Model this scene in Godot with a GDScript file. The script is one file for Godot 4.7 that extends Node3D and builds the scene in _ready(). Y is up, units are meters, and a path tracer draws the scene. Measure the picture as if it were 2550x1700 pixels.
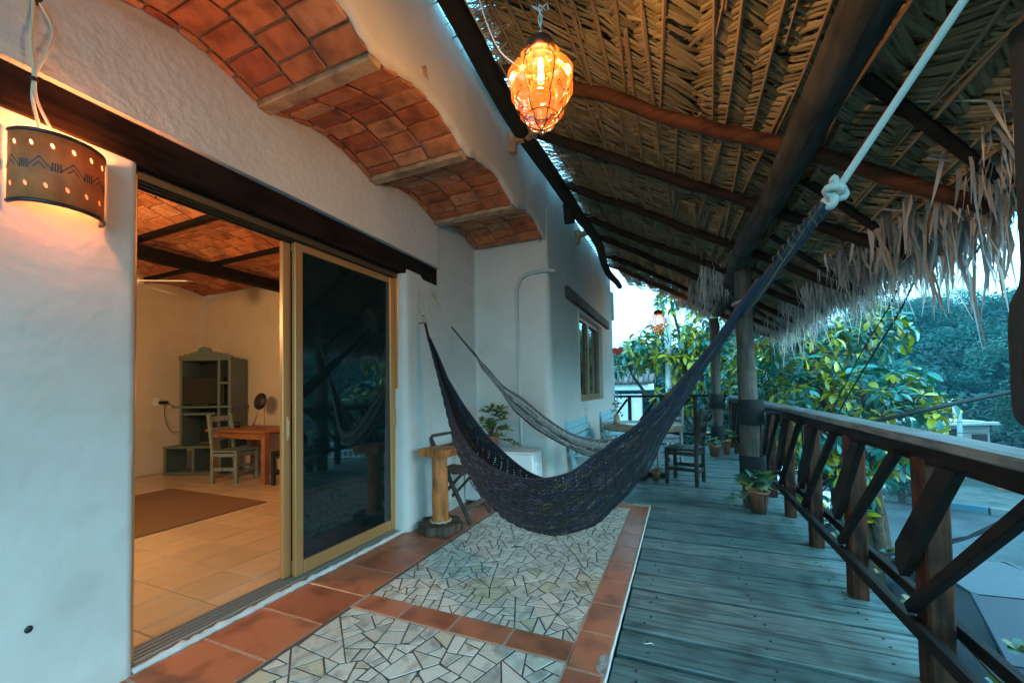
extends Node3D
var rng := RandomNumberGenerator.new()
var T := {}
var M := {}
var taken := {}
var wob := FastNoiseLite.new()

# ---------- helpers ----------
func lin(r: float, g: float, b: float, a := 1.0) -> Color:
	var c := Color(r, g, b).linear_to_srgb()
	c.a = a
	return c
func R(a: float, b: float) -> float: return rng.randf_range(a, b)
func V(x: float, y: float, z: float) -> Vector3: return Vector3(x, y, z)
func numbered(called: String, parent: Node) -> String:
	var key := "%d/%s" % [parent.get_instance_id(), called]
	var n: int = taken.get(key, 0)
	taken[key] = n + 1
	return called if n == 0 else "%s_%03d" % [called, n]
func S(smooth := false) -> SurfaceTool:
	var s := SurfaceTool.new()
	s.begin(Mesh.PRIMITIVE_TRIANGLES)
	s.set_smooth_group(0 if smooth else -1)
	return s
func done(s: SurfaceTool) -> ArrayMesh:
	s.generate_normals()
	return s.commit()
func part(called: String, shape: Variant, m: Material, parent: Node = null) -> MeshInstance3D:
	var p: Node = parent if parent else self
	var o := MeshInstance3D.new()
	o.mesh = done(shape) if shape is SurfaceTool else shape
	o.material_override = m
	o.name = numbered(called, p)
	p.add_child(o, true)
	return o
func tag(o: Node, label := "", category := "", group := "", kind := "") -> Node:
	if label: o.set_meta("label", label)
	if category: o.set_meta("category", category)
	if group: o.set_meta("group", group)
	if kind: o.set_meta("kind", kind)
	return o
func thing(called: String, label: String, category: String, at := Vector3.ZERO, turn := 0.0, group := "") -> Node3D:
	var o := Node3D.new()
	o.name = numbered(called, self)
	add_child(o, true)
	o.position = at
	o.rotation.y = turn
	tag(o, label, category, group)
	return o
func setting(called: String, label := "") -> Node3D:
	var o := Node3D.new()
	o.name = numbered(called, self)
	add_child(o, true)
	tag(o, label, "", "", "structure")
	return o
func pnode(called: String, parent: Node) -> Node3D:
	var o := Node3D.new()
	o.name = numbered(called, parent)
	parent.add_child(o, true)
	return o
func face(s: SurfaceTool, p: Array, out: Vector3) -> void:
	var n: Vector3 = (p[1] - p[0]).cross(p[2] - p[0])
	var q := p.duplicate()
	if n.dot(out) > 0: q.reverse()
	for i in range(1, q.size() - 1):
		s.add_vertex(q[0]); s.add_vertex(q[i]); s.add_vertex(q[i + 1])
func quad(s: SurfaceTool, a: Vector3, b: Vector3, c: Vector3, d: Vector3) -> void:
	s.add_vertex(a); s.add_vertex(b); s.add_vertex(c)
	s.add_vertex(a); s.add_vertex(c); s.add_vertex(d)
func box(s: SurfaceTool, c: Vector3, size: Vector3, b := Basis(), bev := 0.004) -> void:
	var h := size / 2.0
	bev = minf(bev, minf(h.x, minf(h.y, h.z)) * 0.6)
	var pt := func(sg: Array, ax: int) -> Vector3:
		var v := Vector3.ZERO
		for i in 3: v[i] = sg[i] * (h[i] if i == ax else h[i] - bev)
		return c + b * v
	for ax in 3:
		var u := (ax + 1) % 3
		var w := (ax + 2) % 3
		for sg in [-1, 1]:
			var q := []
			for k in [[-1, -1], [1, -1], [1, 1], [-1, 1]]:
				var t := [0, 0, 0]
				t[ax] = sg; t[u] = k[0]; t[w] = k[1]
				q.append(pt.call(t, ax))
			var o := Vector3.ZERO
			o[ax] = sg
			face(s, q, b * o)
		for a in [-1, 1]:
			for d in [-1, 1]:
				var q := []
				for k in [[-1, u], [1, u], [1, w], [-1, w]]:
					var t := [0, 0, 0]
					t[u] = a; t[w] = d; t[ax] = k[0]
					q.append(pt.call(t, k[1]))
				var o := Vector3.ZERO
				o[u] = a; o[w] = d
				face(s, q, b * o)
	for i in [-1, 1]:
		for j in [-1, 1]:
			for k in [-1, 1]:
				face(s, [pt.call([i, j, k], 0), pt.call([i, j, k], 1), pt.call([i, j, k], 2)], b * Vector3(i, j, k))
# a bar of rectangular section from a to b
func bar(s: SurfaceTool, a: Vector3, b: Vector3, w: float, t: float, upv := Vector3.UP, bev := 0.004) -> void:
	var z := (b - a).normalized()
	var x := upv.cross(z)
	if x.length() < 0.01: x = Vector3.RIGHT.cross(z)
	x = x.normalized()
	box(s, (a + b) / 2.0, Vector3(w, t, (b - a).length()), Basis(x, z.cross(x), z), bev)
func tube(s: SurfaceTool, p: Array, r: Variant, n := 6, cap := true, flat := 1.0) -> void:
	var rings := []
	var x := Vector3.ZERO
	for i in p.size():
		var d: Vector3 = (p[mini(i + 1, p.size() - 1)] - p[maxi(i - 1, 0)]).normalized()
		if x == Vector3.ZERO:
			x = d.cross(Vector3.UP)
			if x.length() < 0.05: x = d.cross(Vector3.RIGHT)
		x = (x - d * x.dot(d)).normalized()
		var y := d.cross(x)
		var rr: float = r[i] if r is Array else r
		var ring := []
		for k in n:
			var a := TAU * k / n
			ring.append(p[i] + x * cos(a) * rr + y * sin(a) * rr * flat)
		rings.append(ring)
	for i in rings.size() - 1:
		for k in n:
			var k2 := (k + 1) % n
			quad(s, rings[i][k], rings[i + 1][k], rings[i + 1][k2], rings[i][k2])
	if cap:
		for e in [0, rings.size() - 1]:
			face(s, rings[e], (p[0] - p[1]) if e == 0 else (p[-1] - p[-2]))
func lathe(s: SurfaceTool, prof: Array, at := Transform3D(), n := 20, a0 := 0.0, a1 := TAU) -> void:
	for i in prof.size() - 1:
		for k in n:
			var a := lerpf(a0, a1, float(k) / n)
			var b := lerpf(a0, a1, float(k + 1) / n)
			var p0: Vector2 = prof[i]
			var p1: Vector2 = prof[i + 1]
			quad(s, at * V(p0.x * cos(a), p0.y, p0.x * sin(a)), at * V(p1.x * cos(a), p1.y, p1.x * sin(a)), at * V(p1.x * cos(b), p1.y, p1.x * sin(b)), at * V(p0.x * cos(b), p0.y, p0.x * sin(b)))
func prism(s: SurfaceTool, poly: PackedVector2Array, d: float, at := Transform3D()) -> void:
	var idx := Geometry2D.triangulate_polygon(poly)
	for i in range(0, idx.size(), 3):
		var a := poly[idx[i]]
		var b := poly[idx[i + 1]]
		var c := poly[idx[i + 2]]
		face(s, [at * V(a.x, a.y, 0), at * V(b.x, b.y, 0), at * V(c.x, c.y, 0)], at.basis * V(0, 0, -1))
		face(s, [at * V(a.x, a.y, d), at * V(b.x, b.y, d), at * V(c.x, c.y, d)], at.basis * V(0, 0, 1))
	var cw := Geometry2D.is_polygon_clockwise(poly)
	for i in poly.size():
		var a := poly[i]
		var b := poly[(i + 1) % poly.size()]
		var o := Vector2(b.y - a.y, a.x - b.x) * (-1.0 if cw else 1.0)
		face(s, [at * V(a.x, a.y, 0), at * V(b.x, b.y, 0), at * V(b.x, b.y, d), at * V(a.x, a.y, d)], at.basis * V(o.x, o.y, 0))
func curve(p: Array, n: int) -> Array:      # Catmull-Rom through the points
	var o := []
	for i in p.size() - 1:
		var a: Vector3 = p[maxi(i - 1, 0)]
		var d: Vector3 = p[mini(i + 2, p.size() - 1)]
		for k in n:
			o.append(p[i].cubic_interpolate(p[i + 1], a, d, float(k) / n))
	o.append(p[-1])
	return o
func pl1(t: Array, s: float) -> float:      # piecewise-linear, smoothed
	for i in t.size() - 1:
		if s <= t[i + 1][0]:
			var a: Array = t[maxi(i - 1, 0)]
			var d: Array = t[mini(i + 2, t.size() - 1)]
			var f := clampf((s - t[i][0]) / (t[i + 1][0] - t[i][0]), 0, 1)
			return lerpf(t[i][1], t[i + 1][1], f) if a == t[i] or d == t[i + 1] else cubic_interpolate(t[i][1], t[i + 1][1], a[1], d[1], f)
	return t[-1][1]
func noise_tex(freq: float, octaves: int, ramp: Array, size := 512, seed_ := 1, kind := FastNoiseLite.TYPE_SIMPLEX_SMOOTH) -> NoiseTexture2D:
	var n := FastNoiseLite.new()
	n.noise_type = kind
	n.frequency = freq
	n.fractal_octaves = octaves
	n.seed = seed_
	if octaves < 2: n.fractal_type = FastNoiseLite.FRACTAL_NONE
	var t := NoiseTexture2D.new()
	t.width = size; t.height = size
	t.seamless = true
	t.noise = n
	if ramp.size():
		var g := Gradient.new()
		var off := PackedFloat32Array()
		var col := PackedColorArray()
		for r in ramp:
			off.append(r[0]); col.append(r[1])
		g.offsets = off; g.colors = col
		t.color_ramp = g
	return t
func grey(v: float) -> Color: return Color(v, v, v)
func mat(col: Color, rough := 0.8, o := {}) -> StandardMaterial3D:
	var m := StandardMaterial3D.new()
	m.albedo_color = col
	m.roughness = rough
	m.metallic = o.get("metal", 0.0)
	m.metallic_specular = o.get("spec", 0.5)
	if o.has("tex"): m.albedo_texture = T[o.tex]
	if o.has("bump"):
		m.heightmap_enabled = true
		m.heightmap_texture = T[o.bump]
		m.heightmap_scale = o.get("h", 1.0)
	if o.has("rtex"):
		m.roughness_texture = T[o.rtex]
	if o.has("tex") or o.has("bump") or o.has("rtex"):
		m.uv1_triplanar = true
		m.uv1_world_triplanar = o.get("world", true)
		m.uv1_scale = o.get("scale", Vector3.ONE)
		m.uv1_offset = o.get("off", Vector3.ZERO)
	if o.has("detail"):
		m.detail_enabled = true
		m.detail_blend_mode = BaseMaterial3D.BLEND_MODE_MUL
		m.detail_albedo = T[o.detail]
		m.detail_uv_layer = BaseMaterial3D.DETAIL_UV_2
		m.uv2_triplanar = true
		m.uv2_world_triplanar = true
		m.uv2_scale = o.get("dscale", Vector3.ONE * 0.3)
	if o.has("vc"): m.vertex_color_use_as_albedo = true
	if o.has("glow"):
		m.emission_enabled = true
		m.emission = o.glow
		m.emission_energy_multiplier = o.get("glow_e", 1.0)
	if o.has("back"):
		m.backlight_enabled = true
		m.backlight = o.back
	if o.has("alpha"):
		m.transparency = BaseMaterial3D.TRANSPARENCY_ALPHA
		m.albedo_color.a = o.alpha
	return m
func wood(r: float, g: float, b: float, rough: float, axis: int, h := 0.25, spec := 0.35) -> StandardMaterial3D:
	var sc := Vector3(3.2, 3.2, 3.2)
	sc[axis] = 0.3
	return mat(lin(r, g, b), rough, {"spec": spec, "tex": "grain", "bump": "grain_h", "h": h, "scale": sc, "detail": "blotch", "dscale": Vector3.ONE * 0.9})

func make_materials() -> void:
	wob.frequency = 0.9
	wob.fractal_octaves = 3
	wob.seed = 7
	T.fine_h = noise_tex(0.02, 5, [], 1024, 3)
	T.trowel_h = noise_tex(0.006, 4, [], 512, 5)
	T.plaster = noise_tex(0.005, 5, [[0.0, Color(0.965, 0.965, 0.96)], [0.35, Color(0.98, 0.98, 0.975)], [0.6, Color(1, 1, 1)], [1.0, Color(0.96, 0.95, 0.92)]], 512, 11)
	T.grime = noise_tex(0.004, 5, [[0.0, Color(1, 1, 1)], [0.68, Color(1, 1, 1)], [0.9, Color(0.985, 0.98, 0.975)], [1.0, Color(0.94, 0.935, 0.92)]], 512, 21)
	T.grain = noise_tex(0.012, 5, [[0.0, grey(0.55)], [0.38, grey(0.82)], [0.55, grey(0.97)], [0.75, grey(0.86)], [1.0, grey(1)]], 512, 31)
	T.grain_h = noise_tex(0.016, 4, [], 512, 32)
	T.blotch = noise_tex(0.008, 4, [[0.0, grey(0.6)], [0.5, grey(0.95)], [1.0, grey(1)]], 512, 41)
	T.clay = noise_tex(0.008, 5, [[0.0, Color(0.66, 0.62, 0.6)], [0.4, Color(0.9, 0.88, 0.86)], [0.62, Color(1, 1, 1)], [0.78, Color(1, 0.97, 0.93)], [1.0, Color(0.86, 0.78, 0.7)]], 512, 51)
	T.dust = noise_tex(0.006, 4, [[0.0, grey(0.75)], [0.5, grey(1)], [1.0, grey(1)]], 512, 61)
	T.fine = noise_tex(0.04, 4, [[0.0, grey(0.7)], [0.5, grey(1)], [1.0, grey(0.85)]], 512, 71)
	T.road = noise_tex(0.006, 6, [[0.0, grey(0.62)], [0.4, grey(0.86)], [0.55, grey(1)], [0.7, grey(0.9)], [1.0, grey(0.72)]], 512, 91)
	T.rough_v = noise_tex(0.01, 4, [[0.0, grey(0.35)], [0.5, grey(0.75)], [1.0, grey(1)]], 512, 81)
	M.plaster = mat(lin(0.515, 0.49, 0.455), 0.9, {"tex": "plaster", "bump": "fine_h", "h": 0.22, "scale": Vector3.ONE * 0.55, "detail": "grime", "dscale": Vector3.ONE * 0.45})
	M.plaster_rough = mat(lin(0.515, 0.49, 0.455), 0.9, {"tex": "plaster", "bump": "fine_h", "h": 0.38, "scale": Vector3.ONE * 0.7})
	M.mortar = mat(lin(0.20, 0.165, 0.13), 0.95, {"tex": "fine", "bump": "fine_h", "h": 0.6, "scale": Vector3.ONE * 1.5})
	M.concrete = mat(lin(0.42, 0.27, 0.15), 0.9, {"tex": "clay", "bump": "fine_h", "h": 0.4, "scale": Vector3.ONE * 1.2})
	for i in 6:
		var v: Array = [[0.45, 0.14, 0.05], [0.52, 0.18, 0.07], [0.40, 0.105, 0.038], [0.56, 0.23, 0.105], [0.47, 0.15, 0.055], [0.53, 0.20, 0.085]][i]
		M["brick%d" % i] = mat(lin(v[0], v[1], v[2]), 0.85, {"tex": "clay", "bump": "fine_h", "h": 0.3, "scale": Vector3.ONE * 1.6, "off": V(i * 0.37, i * 0.21, 0), "detail": "dust", "dscale": Vector3.ONE * 0.8})
	for i in 5:
		var v: Array = [[0.46, 0.435, 0.36], [0.51, 0.48, 0.40], [0.42, 0.40, 0.345], [0.53, 0.50, 0.43], [0.45, 0.40, 0.28]][i]
		M["stone%d" % i] = mat(lin(v[0], v[1], v[2]), 0.6, {"tex": "dust", "bump": "fine_h", "h": 0.25, "scale": Vector3.ONE * 2.0, "off": V(i * 0.31, 0, i * 0.43)})
	M.bed = mat(lin(0.075, 0.075, 0.07), 0.95, {"tex": "fine", "bump": "fine_h", "h": 0.5, "scale": Vector3.ONE * 2.0})
	for i in 3:
		var v: Array = [[0.36, 0.11, 0.05], [0.40, 0.13, 0.06], [0.33, 0.095, 0.042]][i]
		M["tile%d" % i] = mat(lin(v[0], v[1], v[2]), 0.36, {"tex": "dust", "bump": "trowel_h", "h": 0.12, "scale": Vector3.ONE * 1.1, "off": V(i * 0.5, 0, i * 0.27)})
	M.grout = mat(lin(0.40, 0.33, 0.26), 0.9, {"tex": "fine", "scale": Vector3.ONE * 2.0})
	for i in 4:
		var v: Array = [[0.090, 0.168, 0.165], [0.122, 0.198, 0.190], [0.074, 0.145, 0.145], [0.148, 0.212, 0.20]][i]
		M["plank%d" % i] = wood(v[0] * 1.1, v[1] * 1.1, v[2] * 1.1, 0.52, 0, 0.35, 0.5)
		M["plank%d" % i].detail_albedo = T.dust
	M.rail_top = wood(0.20, 0.23, 0.235, 0.5, 2, 0.3, 0.5)
	M.dark_y = wood(0.095, 0.034, 0.015, 0.6, 1, 0.2, 0.25)
	M.dark_z = wood(0.024, 0.015, 0.012, 0.6, 2, 0.2, 0.25)
	M.dark_x = wood(0.024, 0.015, 0.012, 0.6, 0, 0.2, 0.25)
	M.log_x = wood(0.040, 0.020, 0.012, 0.75, 0, 0.3, 0.25)
	M.log_red = wood(0.14, 0.042, 0.015, 0.7, 0, 0.3, 0.25)
	M.log_z = wood(0.070, 0.062, 0.050, 0.8, 2, 0.35, 0.25)
	M.log_y = wood(0.12, 0.105, 0.085, 0.75, 1, 0.4)
	M.black_log = wood(0.022, 0.016, 0.013, 0.8, 2, 0.5)
	M.lintel = wood(0.012, 0.012, 0.011, 0.7, 2, 0.15, 0.2)
	M.lintel.albedo_color = lin(0.022, 0.010, 0.006)
	M.gold = mat(lin(0.46, 0.22, 0.075), 0.32, {"metal": 0.35, "spec": 0.5})
	M.gold_dark = mat(lin(0.10, 0.06, 0.03), 0.4, {"metal": 0.3})
	M.steel = mat(lin(0.45, 0.45, 0.43), 0.35, {"metal": 0.8})
	M.glass_dark = mat(lin(0.004, 0.010, 0.010), 0.03, {"alpha": 0.90, "spec": 0.8})
	M.glass_win = mat(lin(0.01, 0.02, 0.02), 0.03, {"alpha": 0.85, "spec": 0.9})
	M.black = mat(lin(0.01, 0.011, 0.012), 0.5)
	M.iron = mat(lin(0.02, 0.02, 0.02), 0.55, {"metal": 0.4})
	M.cord_tan = mat(lin(0.42, 0.33, 0.22), 0.85)
	M.white = mat(lin(0.72, 0.72, 0.70), 0.5)
	M.terracotta = mat(lin(0.66, 0.15, 0.033), 0.7, {"tex": "clay", "scale": Vector3.ONE * 2})

# ---------- the house ----------
const RIBS := [1.145, 0.24, -0.665, -1.57, -2.475, -3.38, -4.275]
func vault_y(z: float) -> float:
	for k in 6:
		var a: float = RIBS[k] - 0.045
		var b: float = RIBS[k + 1] + 0.045
		if z <= RIBS[k] and z >= RIBS[k + 1]:
			return 2.962 + 0.10 * sin(PI * clampf((a - z) / (a - b), 0, 1))
	return 2.962
# a plastered surface that follows a path on plan; rows of height
func path_wall(s: SurfaceTool, path: Array, y0: float, y1: float, skip: Variant = null, lean := 0.0, amp := 0.006, step := 0.07) -> void:
	var p := []
	for i in path.size() - 1:
		var a: Vector2 = path[i]
		var b: Vector2 = path[i + 1]
		var n := maxi(1, ceili((b - a).length() / step))
		for k in n: p.append(a.lerp(b, float(k) / n))
	p.append(path[-1])
	var ny := ceili((y1 - y0) / step)
	var g := []
	for i in p.size():
		var d: Vector2 = (p[mini(i + 1, p.size() - 1)] - p[maxi(i - 1, 0)]).normalized()
		var nrm := Vector3(-d.y, 0, d.x)
		var col := []
		for j in ny + 1:
			var y := lerpf(y0, y1, float(j) / ny)
			var q := V(p[i].x, y, p[i].y) + nrm * lean * (1.0 - y / 3.0)
			q += nrm * amp * (wob.get_noise_3dv(q * 0.8) * 1.3 + wob.get_noise_3dv(q * 3.0) * 0.2)
			col.append(q)
		g.append(col)
	for i in p.size() - 1:
		for j in ny:
			var m: Vector3 = (g[i][j] + g[i + 1][j + 1]) / 2.0
			if skip != null and skip.call(m): continue
			quad(s, g[i][j], g[i][j + 1], g[i + 1][j + 1], g[i + 1][j])
func arc2(c: Vector2, r: float, a0: float, a1: float, n := 4) -> Array:
	var o := []
	for i in n + 1:
		var a := lerpf(a0, a1, float(i) / n)
		o.append(c + Vector2(cos(a), sin(a)) * r)
	return o

func build_vault(parent: Node, x0: float, x1: float, cols: Array, zs: Array, base: float, rise: float, rows: int, rib_m: Material, called: String, limit: Variant = null, shadow_gap := 0.006) -> void:
	var sm := S(true)
	var bricks := []
	for b in 6: pass
	for k in zs.size() - 1:
		var a: float = zs[k] - 0.045
		var b: float = zs[k + 1] + 0.045
		var yf := func(t: float) -> float: return base + rise * sin(PI * clampf(t, 0, 1))
		var n := 14
		for i in n:
			var t0 := float(i) / n
			var t1 := float(i + 1) / n
			var z0 := lerpf(a, b, t0)
			var z1 := lerpf(a, b, t1)
			var y0: float = yf.call(t0) + 0.010
			var y1: float = yf.call(t1) + 0.010
			quad(sm, V(x0, y0, z0), V(x0, y1, z1), V(x1, y1, z1), V(x1, y0, z0))
		for c in cols.size() - 1:
			var odd: float = [0.0, 0.5, 0.22][c % 3]
			for r in range(-1, rows + 1):
				var t0 := maxf(0.004, (r + odd) / rows)
				var t1 := minf(0.996, (r + 1 + odd) / rows)
				if t1 - t0 < 0.03: continue
				var z0 := lerpf(a, b, t0)
				var z1 := lerpf(a, b, t1)
				var p0 := V(0, yf.call(t0), z0)
				var p1 := V(0, yf.call(t1), z1)
				var mid := (p0 + p1) / 2.0
				mid.x = (cols[c] + cols[c + 1]) / 2.0
				if limit != null and not limit.call(mid): continue
				bricks.append([mid, p1 - p0, absf(cols[c + 1] - cols[c])])
	var vault := part(called, sm, M.mortar, parent)
	for w in bricks:
		var s := S()
		var d: Vector3 = w[1]
		var z := d.normalized()
		var up := V(0, -z.z, z.y)
		if up.y < 0: up = -up
		var bs := Basis(V(1, 0, 0), up, V(1, 0, 0).cross(up)).rotated(V(0, 1, 0), R(-0.012, 0.012)).rotated(V(1, 0, 0), R(-0.014, 0.014))
		box(s, w[0] + V(R(-0.003, 0.003), R(-0.003, 0.004) + 0.008, 0), V(w[2] - 0.014 - R(0, 0.006), 0.032, d.length() - 0.013 - R(0, 0.005)), bs, 0.006)
		part("brick", s, M["brick%d" % rng.randi_range(0, 5)], vault)
	for k in range(1, zs.size() - 1):
		var s := S()
		box(s, V((x0 + x1) / 2.0, base + 0.02, zs[k]), V(absf(x1 - x0), 0.085, 0.088), Basis(), 0.008)
		part("rib", s, rib_m, parent)

func build_house() -> void:
	var h := thing("house", "white plastered adobe house with brick vaulted terrace ceiling and sliding door", "house")
	# front wall, plastered in four stretches round the door
	var s := S(true)
	var left := [Vector2(-2.3, 1.6), Vector2(-2.3, -0.965)] + arc2(Vector2(-2.33, -0.97), 0.03, 0.0, -PI / 2) + [Vector2(-2.5, -1.0)]
	path_wall(s, left, 0.0, 2.34, null, 0.0, 0.007, 0.06)
	var right := [Vector2(-2.5, -2.93)] + arc2(Vector2(-2.33, -2.96), 0.03, PI / 2, 0.0) + [Vector2(-2.3, -4.20)] + arc2(Vector2(-2.24, -4.215), 0.06, PI, PI * 1.5) 
	right += [Vector2(-1.42, -4.275)] + arc2(Vector2(-1.42, -4.33), 0.055, PI / 2, 0.0) + [Vector2(-1.365, -8.8)] + arc2(Vector2(-1.40, -8.82), 0.035, 0.0, -PI / 2) + [Vector2(-2.6, -8.86)]
	path_wall(s, right, 0.0, 3.74, func(m: Vector3) -> bool:
		if m.x < -2.25 and m.z > -3.45 and m.y > 2.36 and m.y < 2.55: return true
		if m.x > -1.5 and m.z < -5.66 and m.z > -7.5 and m.y > 1.06 and m.y < 2.4: return true
		return m.x < -1.39 and m.z > -4.34 and m.y > 3.10, 0.05, 0.008, 0.06)
	part("wall", s, M.plaster, h)
	s = S(true)
	var hi := [Vector2(-2.256, 1.6), Vector2(-2.256, -3.40)] + arc2(Vector2(-2.30, -3.42), 0.042, 0.0, -1.2)
	path_wall(s, hi, 2.515, 3.13, null, 0.0, 0.008, 0.06)
	for i in 40:
		var z0 := lerpf(1.6, -3.42, i / 40.0)
		var z1 := lerpf(1.6, -3.42, (i + 1) / 40.0)
		quad(s, V(-2.256, 2.516, z0), V(-2.256, 2.516, z1), V(-2.5, 2.516, z1), V(-2.5, 2.516, z0))
	part("upper_wall", s, M.plaster_rough, h)
	# core of the walls behind the plaster
	s = S()
	box(s, V(-2.42, 1.16, 0.31), V(0.21, 2.34, 2.58), Basis(), 0.001)
	box(s, V(-2.42, 2.84, -1.3), V(0.27, 0.62, 6.2), Basis(), 0.001)
	box(s, V(-2.42, 1.18, -3.65), V(0.21, 2.36, 1.36), Basis(), 0.001)
	box(s, V(-2.40, 2.45, -3.95), V(0.17, 0.19, 0.9), Basis(), 0.001)
	part("wall_core", s, M.plaster, h)
	s = S()
	box(s, V(-2.40, 2.425, -0.92), V(0.22, 0.178, 5.05), Basis(), 0.006)
	tag(part("lintel", s, M.lintel, h), "long dark timber lintel over the sliding door")
	# terrace vault
	build_vault(h, -2.27, -1.40, [-2.262, -2.20, -1.93, -1.665, -1.39], RIBS, 2.962, 0.10, 6, M.concrete, "terrace_vault")
	# fascia over the vault edge, ragged along its lower edge
	s = S(true)
	var n := 150
	var rows := 9
	var g := []
	for i in n + 1:
		var z := lerpf(1.2, -4.33, float(i) / n)
		var y0 := vault_y(z) - 0.006 + 0.010 * wob.get_noise_2d(z * 9.0, 4.0) + R(-0.009, 0.009)
		var col := []
		for j in rows + 1:
			var f := float(j) / rows
			var q := V(-1.372, lerpf(y0, 3.74, f), z)
			q.x += 0.02 * wob.get_noise_3dv(q * 1.4) + 0.005 * wob.get_noise_3dv(q * 8.0)
			if j == 0: q.x -= 0.012
			col.append(q)
		g.append(col)
	for i in n:
		for j in rows:
			quad(s, g[i][j], g[i][j + 1], g[i + 1][j + 1], g[i + 1][j])
		quad(s, g[i][0], g[i + 1][0], g[i + 1][0] + V(-0.06, 0.045, 0), g[i][0] + V(-0.06, 0.045, 0))
	for i in n: quad(s, g[i][rows], V(-1.62, 3.745, g[i][0].z), V(-1.62, 3.745, g[i + 1][0].z), g[i + 1][rows])
	part("fascia", s, M.plaster, h)
	s = S()
	box(s, V(-1.85, 3.24, -1.56), V(0.93, 0.14, 5.5), Basis(), 0.001)
	box(s, V(-1.52, 3.55, -1.56), V(0.24, 0.36, 5.5), Basis(), 0.001)
	box(s, V(-1.95, 3.24, -6.55), V(1.05, 0.98, 4.5), Basis(), 0.001)
	part("roof_slab", s, M.concrete, h)
	# the end of the house beyond the window: a small stepped cornice
	s = S()
	box(s, V(-1.42, 3.05, -8.86), V(0.2, 0.62, 0.16), Basis(), 0.02)
	part("cornice", s, M.plaster, h)
	s = S(true)
	lathe(s, [Vector2(0.012, 0.0), Vector2(0.009, 0.0025), Vector2(0.0, 0.003)], Transform3D(Basis(V(0, 0, 1), -PI / 2).scaled(V(1, 1.2, 1)), V(-2.301, 0.378, -0.682)), 10)
	tag(part("wall_hole", s, M.black, h), "small dark plug hole low on the wall")
	build_sliding_door(h)
	build_window(h)
	build_room(h)

func build_sliding_door(h: Node) -> void:
	var d := pnode("sliding_door", h)
	var s := S()
	# outer frame: jambs, head with two dark grooves, sill track
	box(s, V(-2.425, 1.165, -2.915), V(0.13, 2.30, 0.022), Basis(), 0.003)
	box(s, V(-2.425, 1.165, -1.012), V(0.13, 2.30, 0.022), Basis(), 0.003)
	part("jamb", s, M.gold, d)
	s = S()
	for x in [-2.365, -2.40, -2.44, -2.485]: box(s, V(x, 2.315, -1.96), V(0.010, 0.045, 1.88), Basis(), 0.002)
	box(s, V(-2.425, 2.336, -1.96), V(0.13, 0.010, 1.9), Basis(), 0.002)
	part("head_track", s, M.gold_dark, d)
	s = S()
	for x in [-2.362, -2.392, -2.428, -2.465, -2.495]: box(s, V(x, 0.020, -1.96), V(0.008, 0.022, 1.88), Basis(), 0.002)
	box(s, V(-2.427, 0.007, -1.96), V(0.142, 0.008, 1.9), Basis(), 0.002)
	part("sill_track", s, M.steel, d)
	for k in 2:
		var x: float = [-2.408, -2.462][k]
		var za: float = [-1.885, -1.835][k]
		var zb: float = [-2.900, -2.83][k]
		s = S()
		box(s, V(x, 1.16, za - 0.03), V(0.034, 2.255, 0.062), Basis(), 0.004)
		box(s, V(x, 1.16, zb + 0.03), V(0.034, 2.255, 0.062), Basis(), 0.004)
		box(s, V(x, 0.077, (za + zb) / 2), V(0.033, 0.09, absf(zb - za) - 0.13), Basis(), 0.004)
		box(s, V(x, 2.262, (za + zb) / 2), V(0.033, 0.05, absf(zb - za) - 0.13), Basis(), 0.004)
		var f := part("sash", s, M.gold, d)
		s = S()
		box(s, V(x, 1.18, (za + zb) / 2), V(0.006, 2.12, absf(zb - za) - 0.115), Basis(), 0.001)
		part("pane", s, M.glass_dark, d)
		s = S()
		box(s, V(x + 0.021, 1.02, [zb + 0.03, za - 0.035][k]), V(0.012, 0.17, 0.026), Basis(), 0.004)
		box(s, V(x + 0.028, 1.02, [zb + 0.03, za - 0.035][k]), V(0.010, 0.11, 0.014), Basis(), 0.004)
		part("handle", s, M.gold, d)
	# mortar bead along the outer edge of the sill
	s = S(true)
	var p := []
	var r := []
	for i in 70:
		var z := lerpf(-1.0, -2.95, i / 69.0)
		p.append(V(-2.325 + R(-0.006, 0.006), 0.006 + R(-0.003, 0.004), z))
		r.append(0.020 + R(-0.006, 0.006))
	tube(s, p, r, 7, true)
	tag(part("mortar_bead", s, M.plaster, d), "rough white mortar bead along the door sill")

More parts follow.
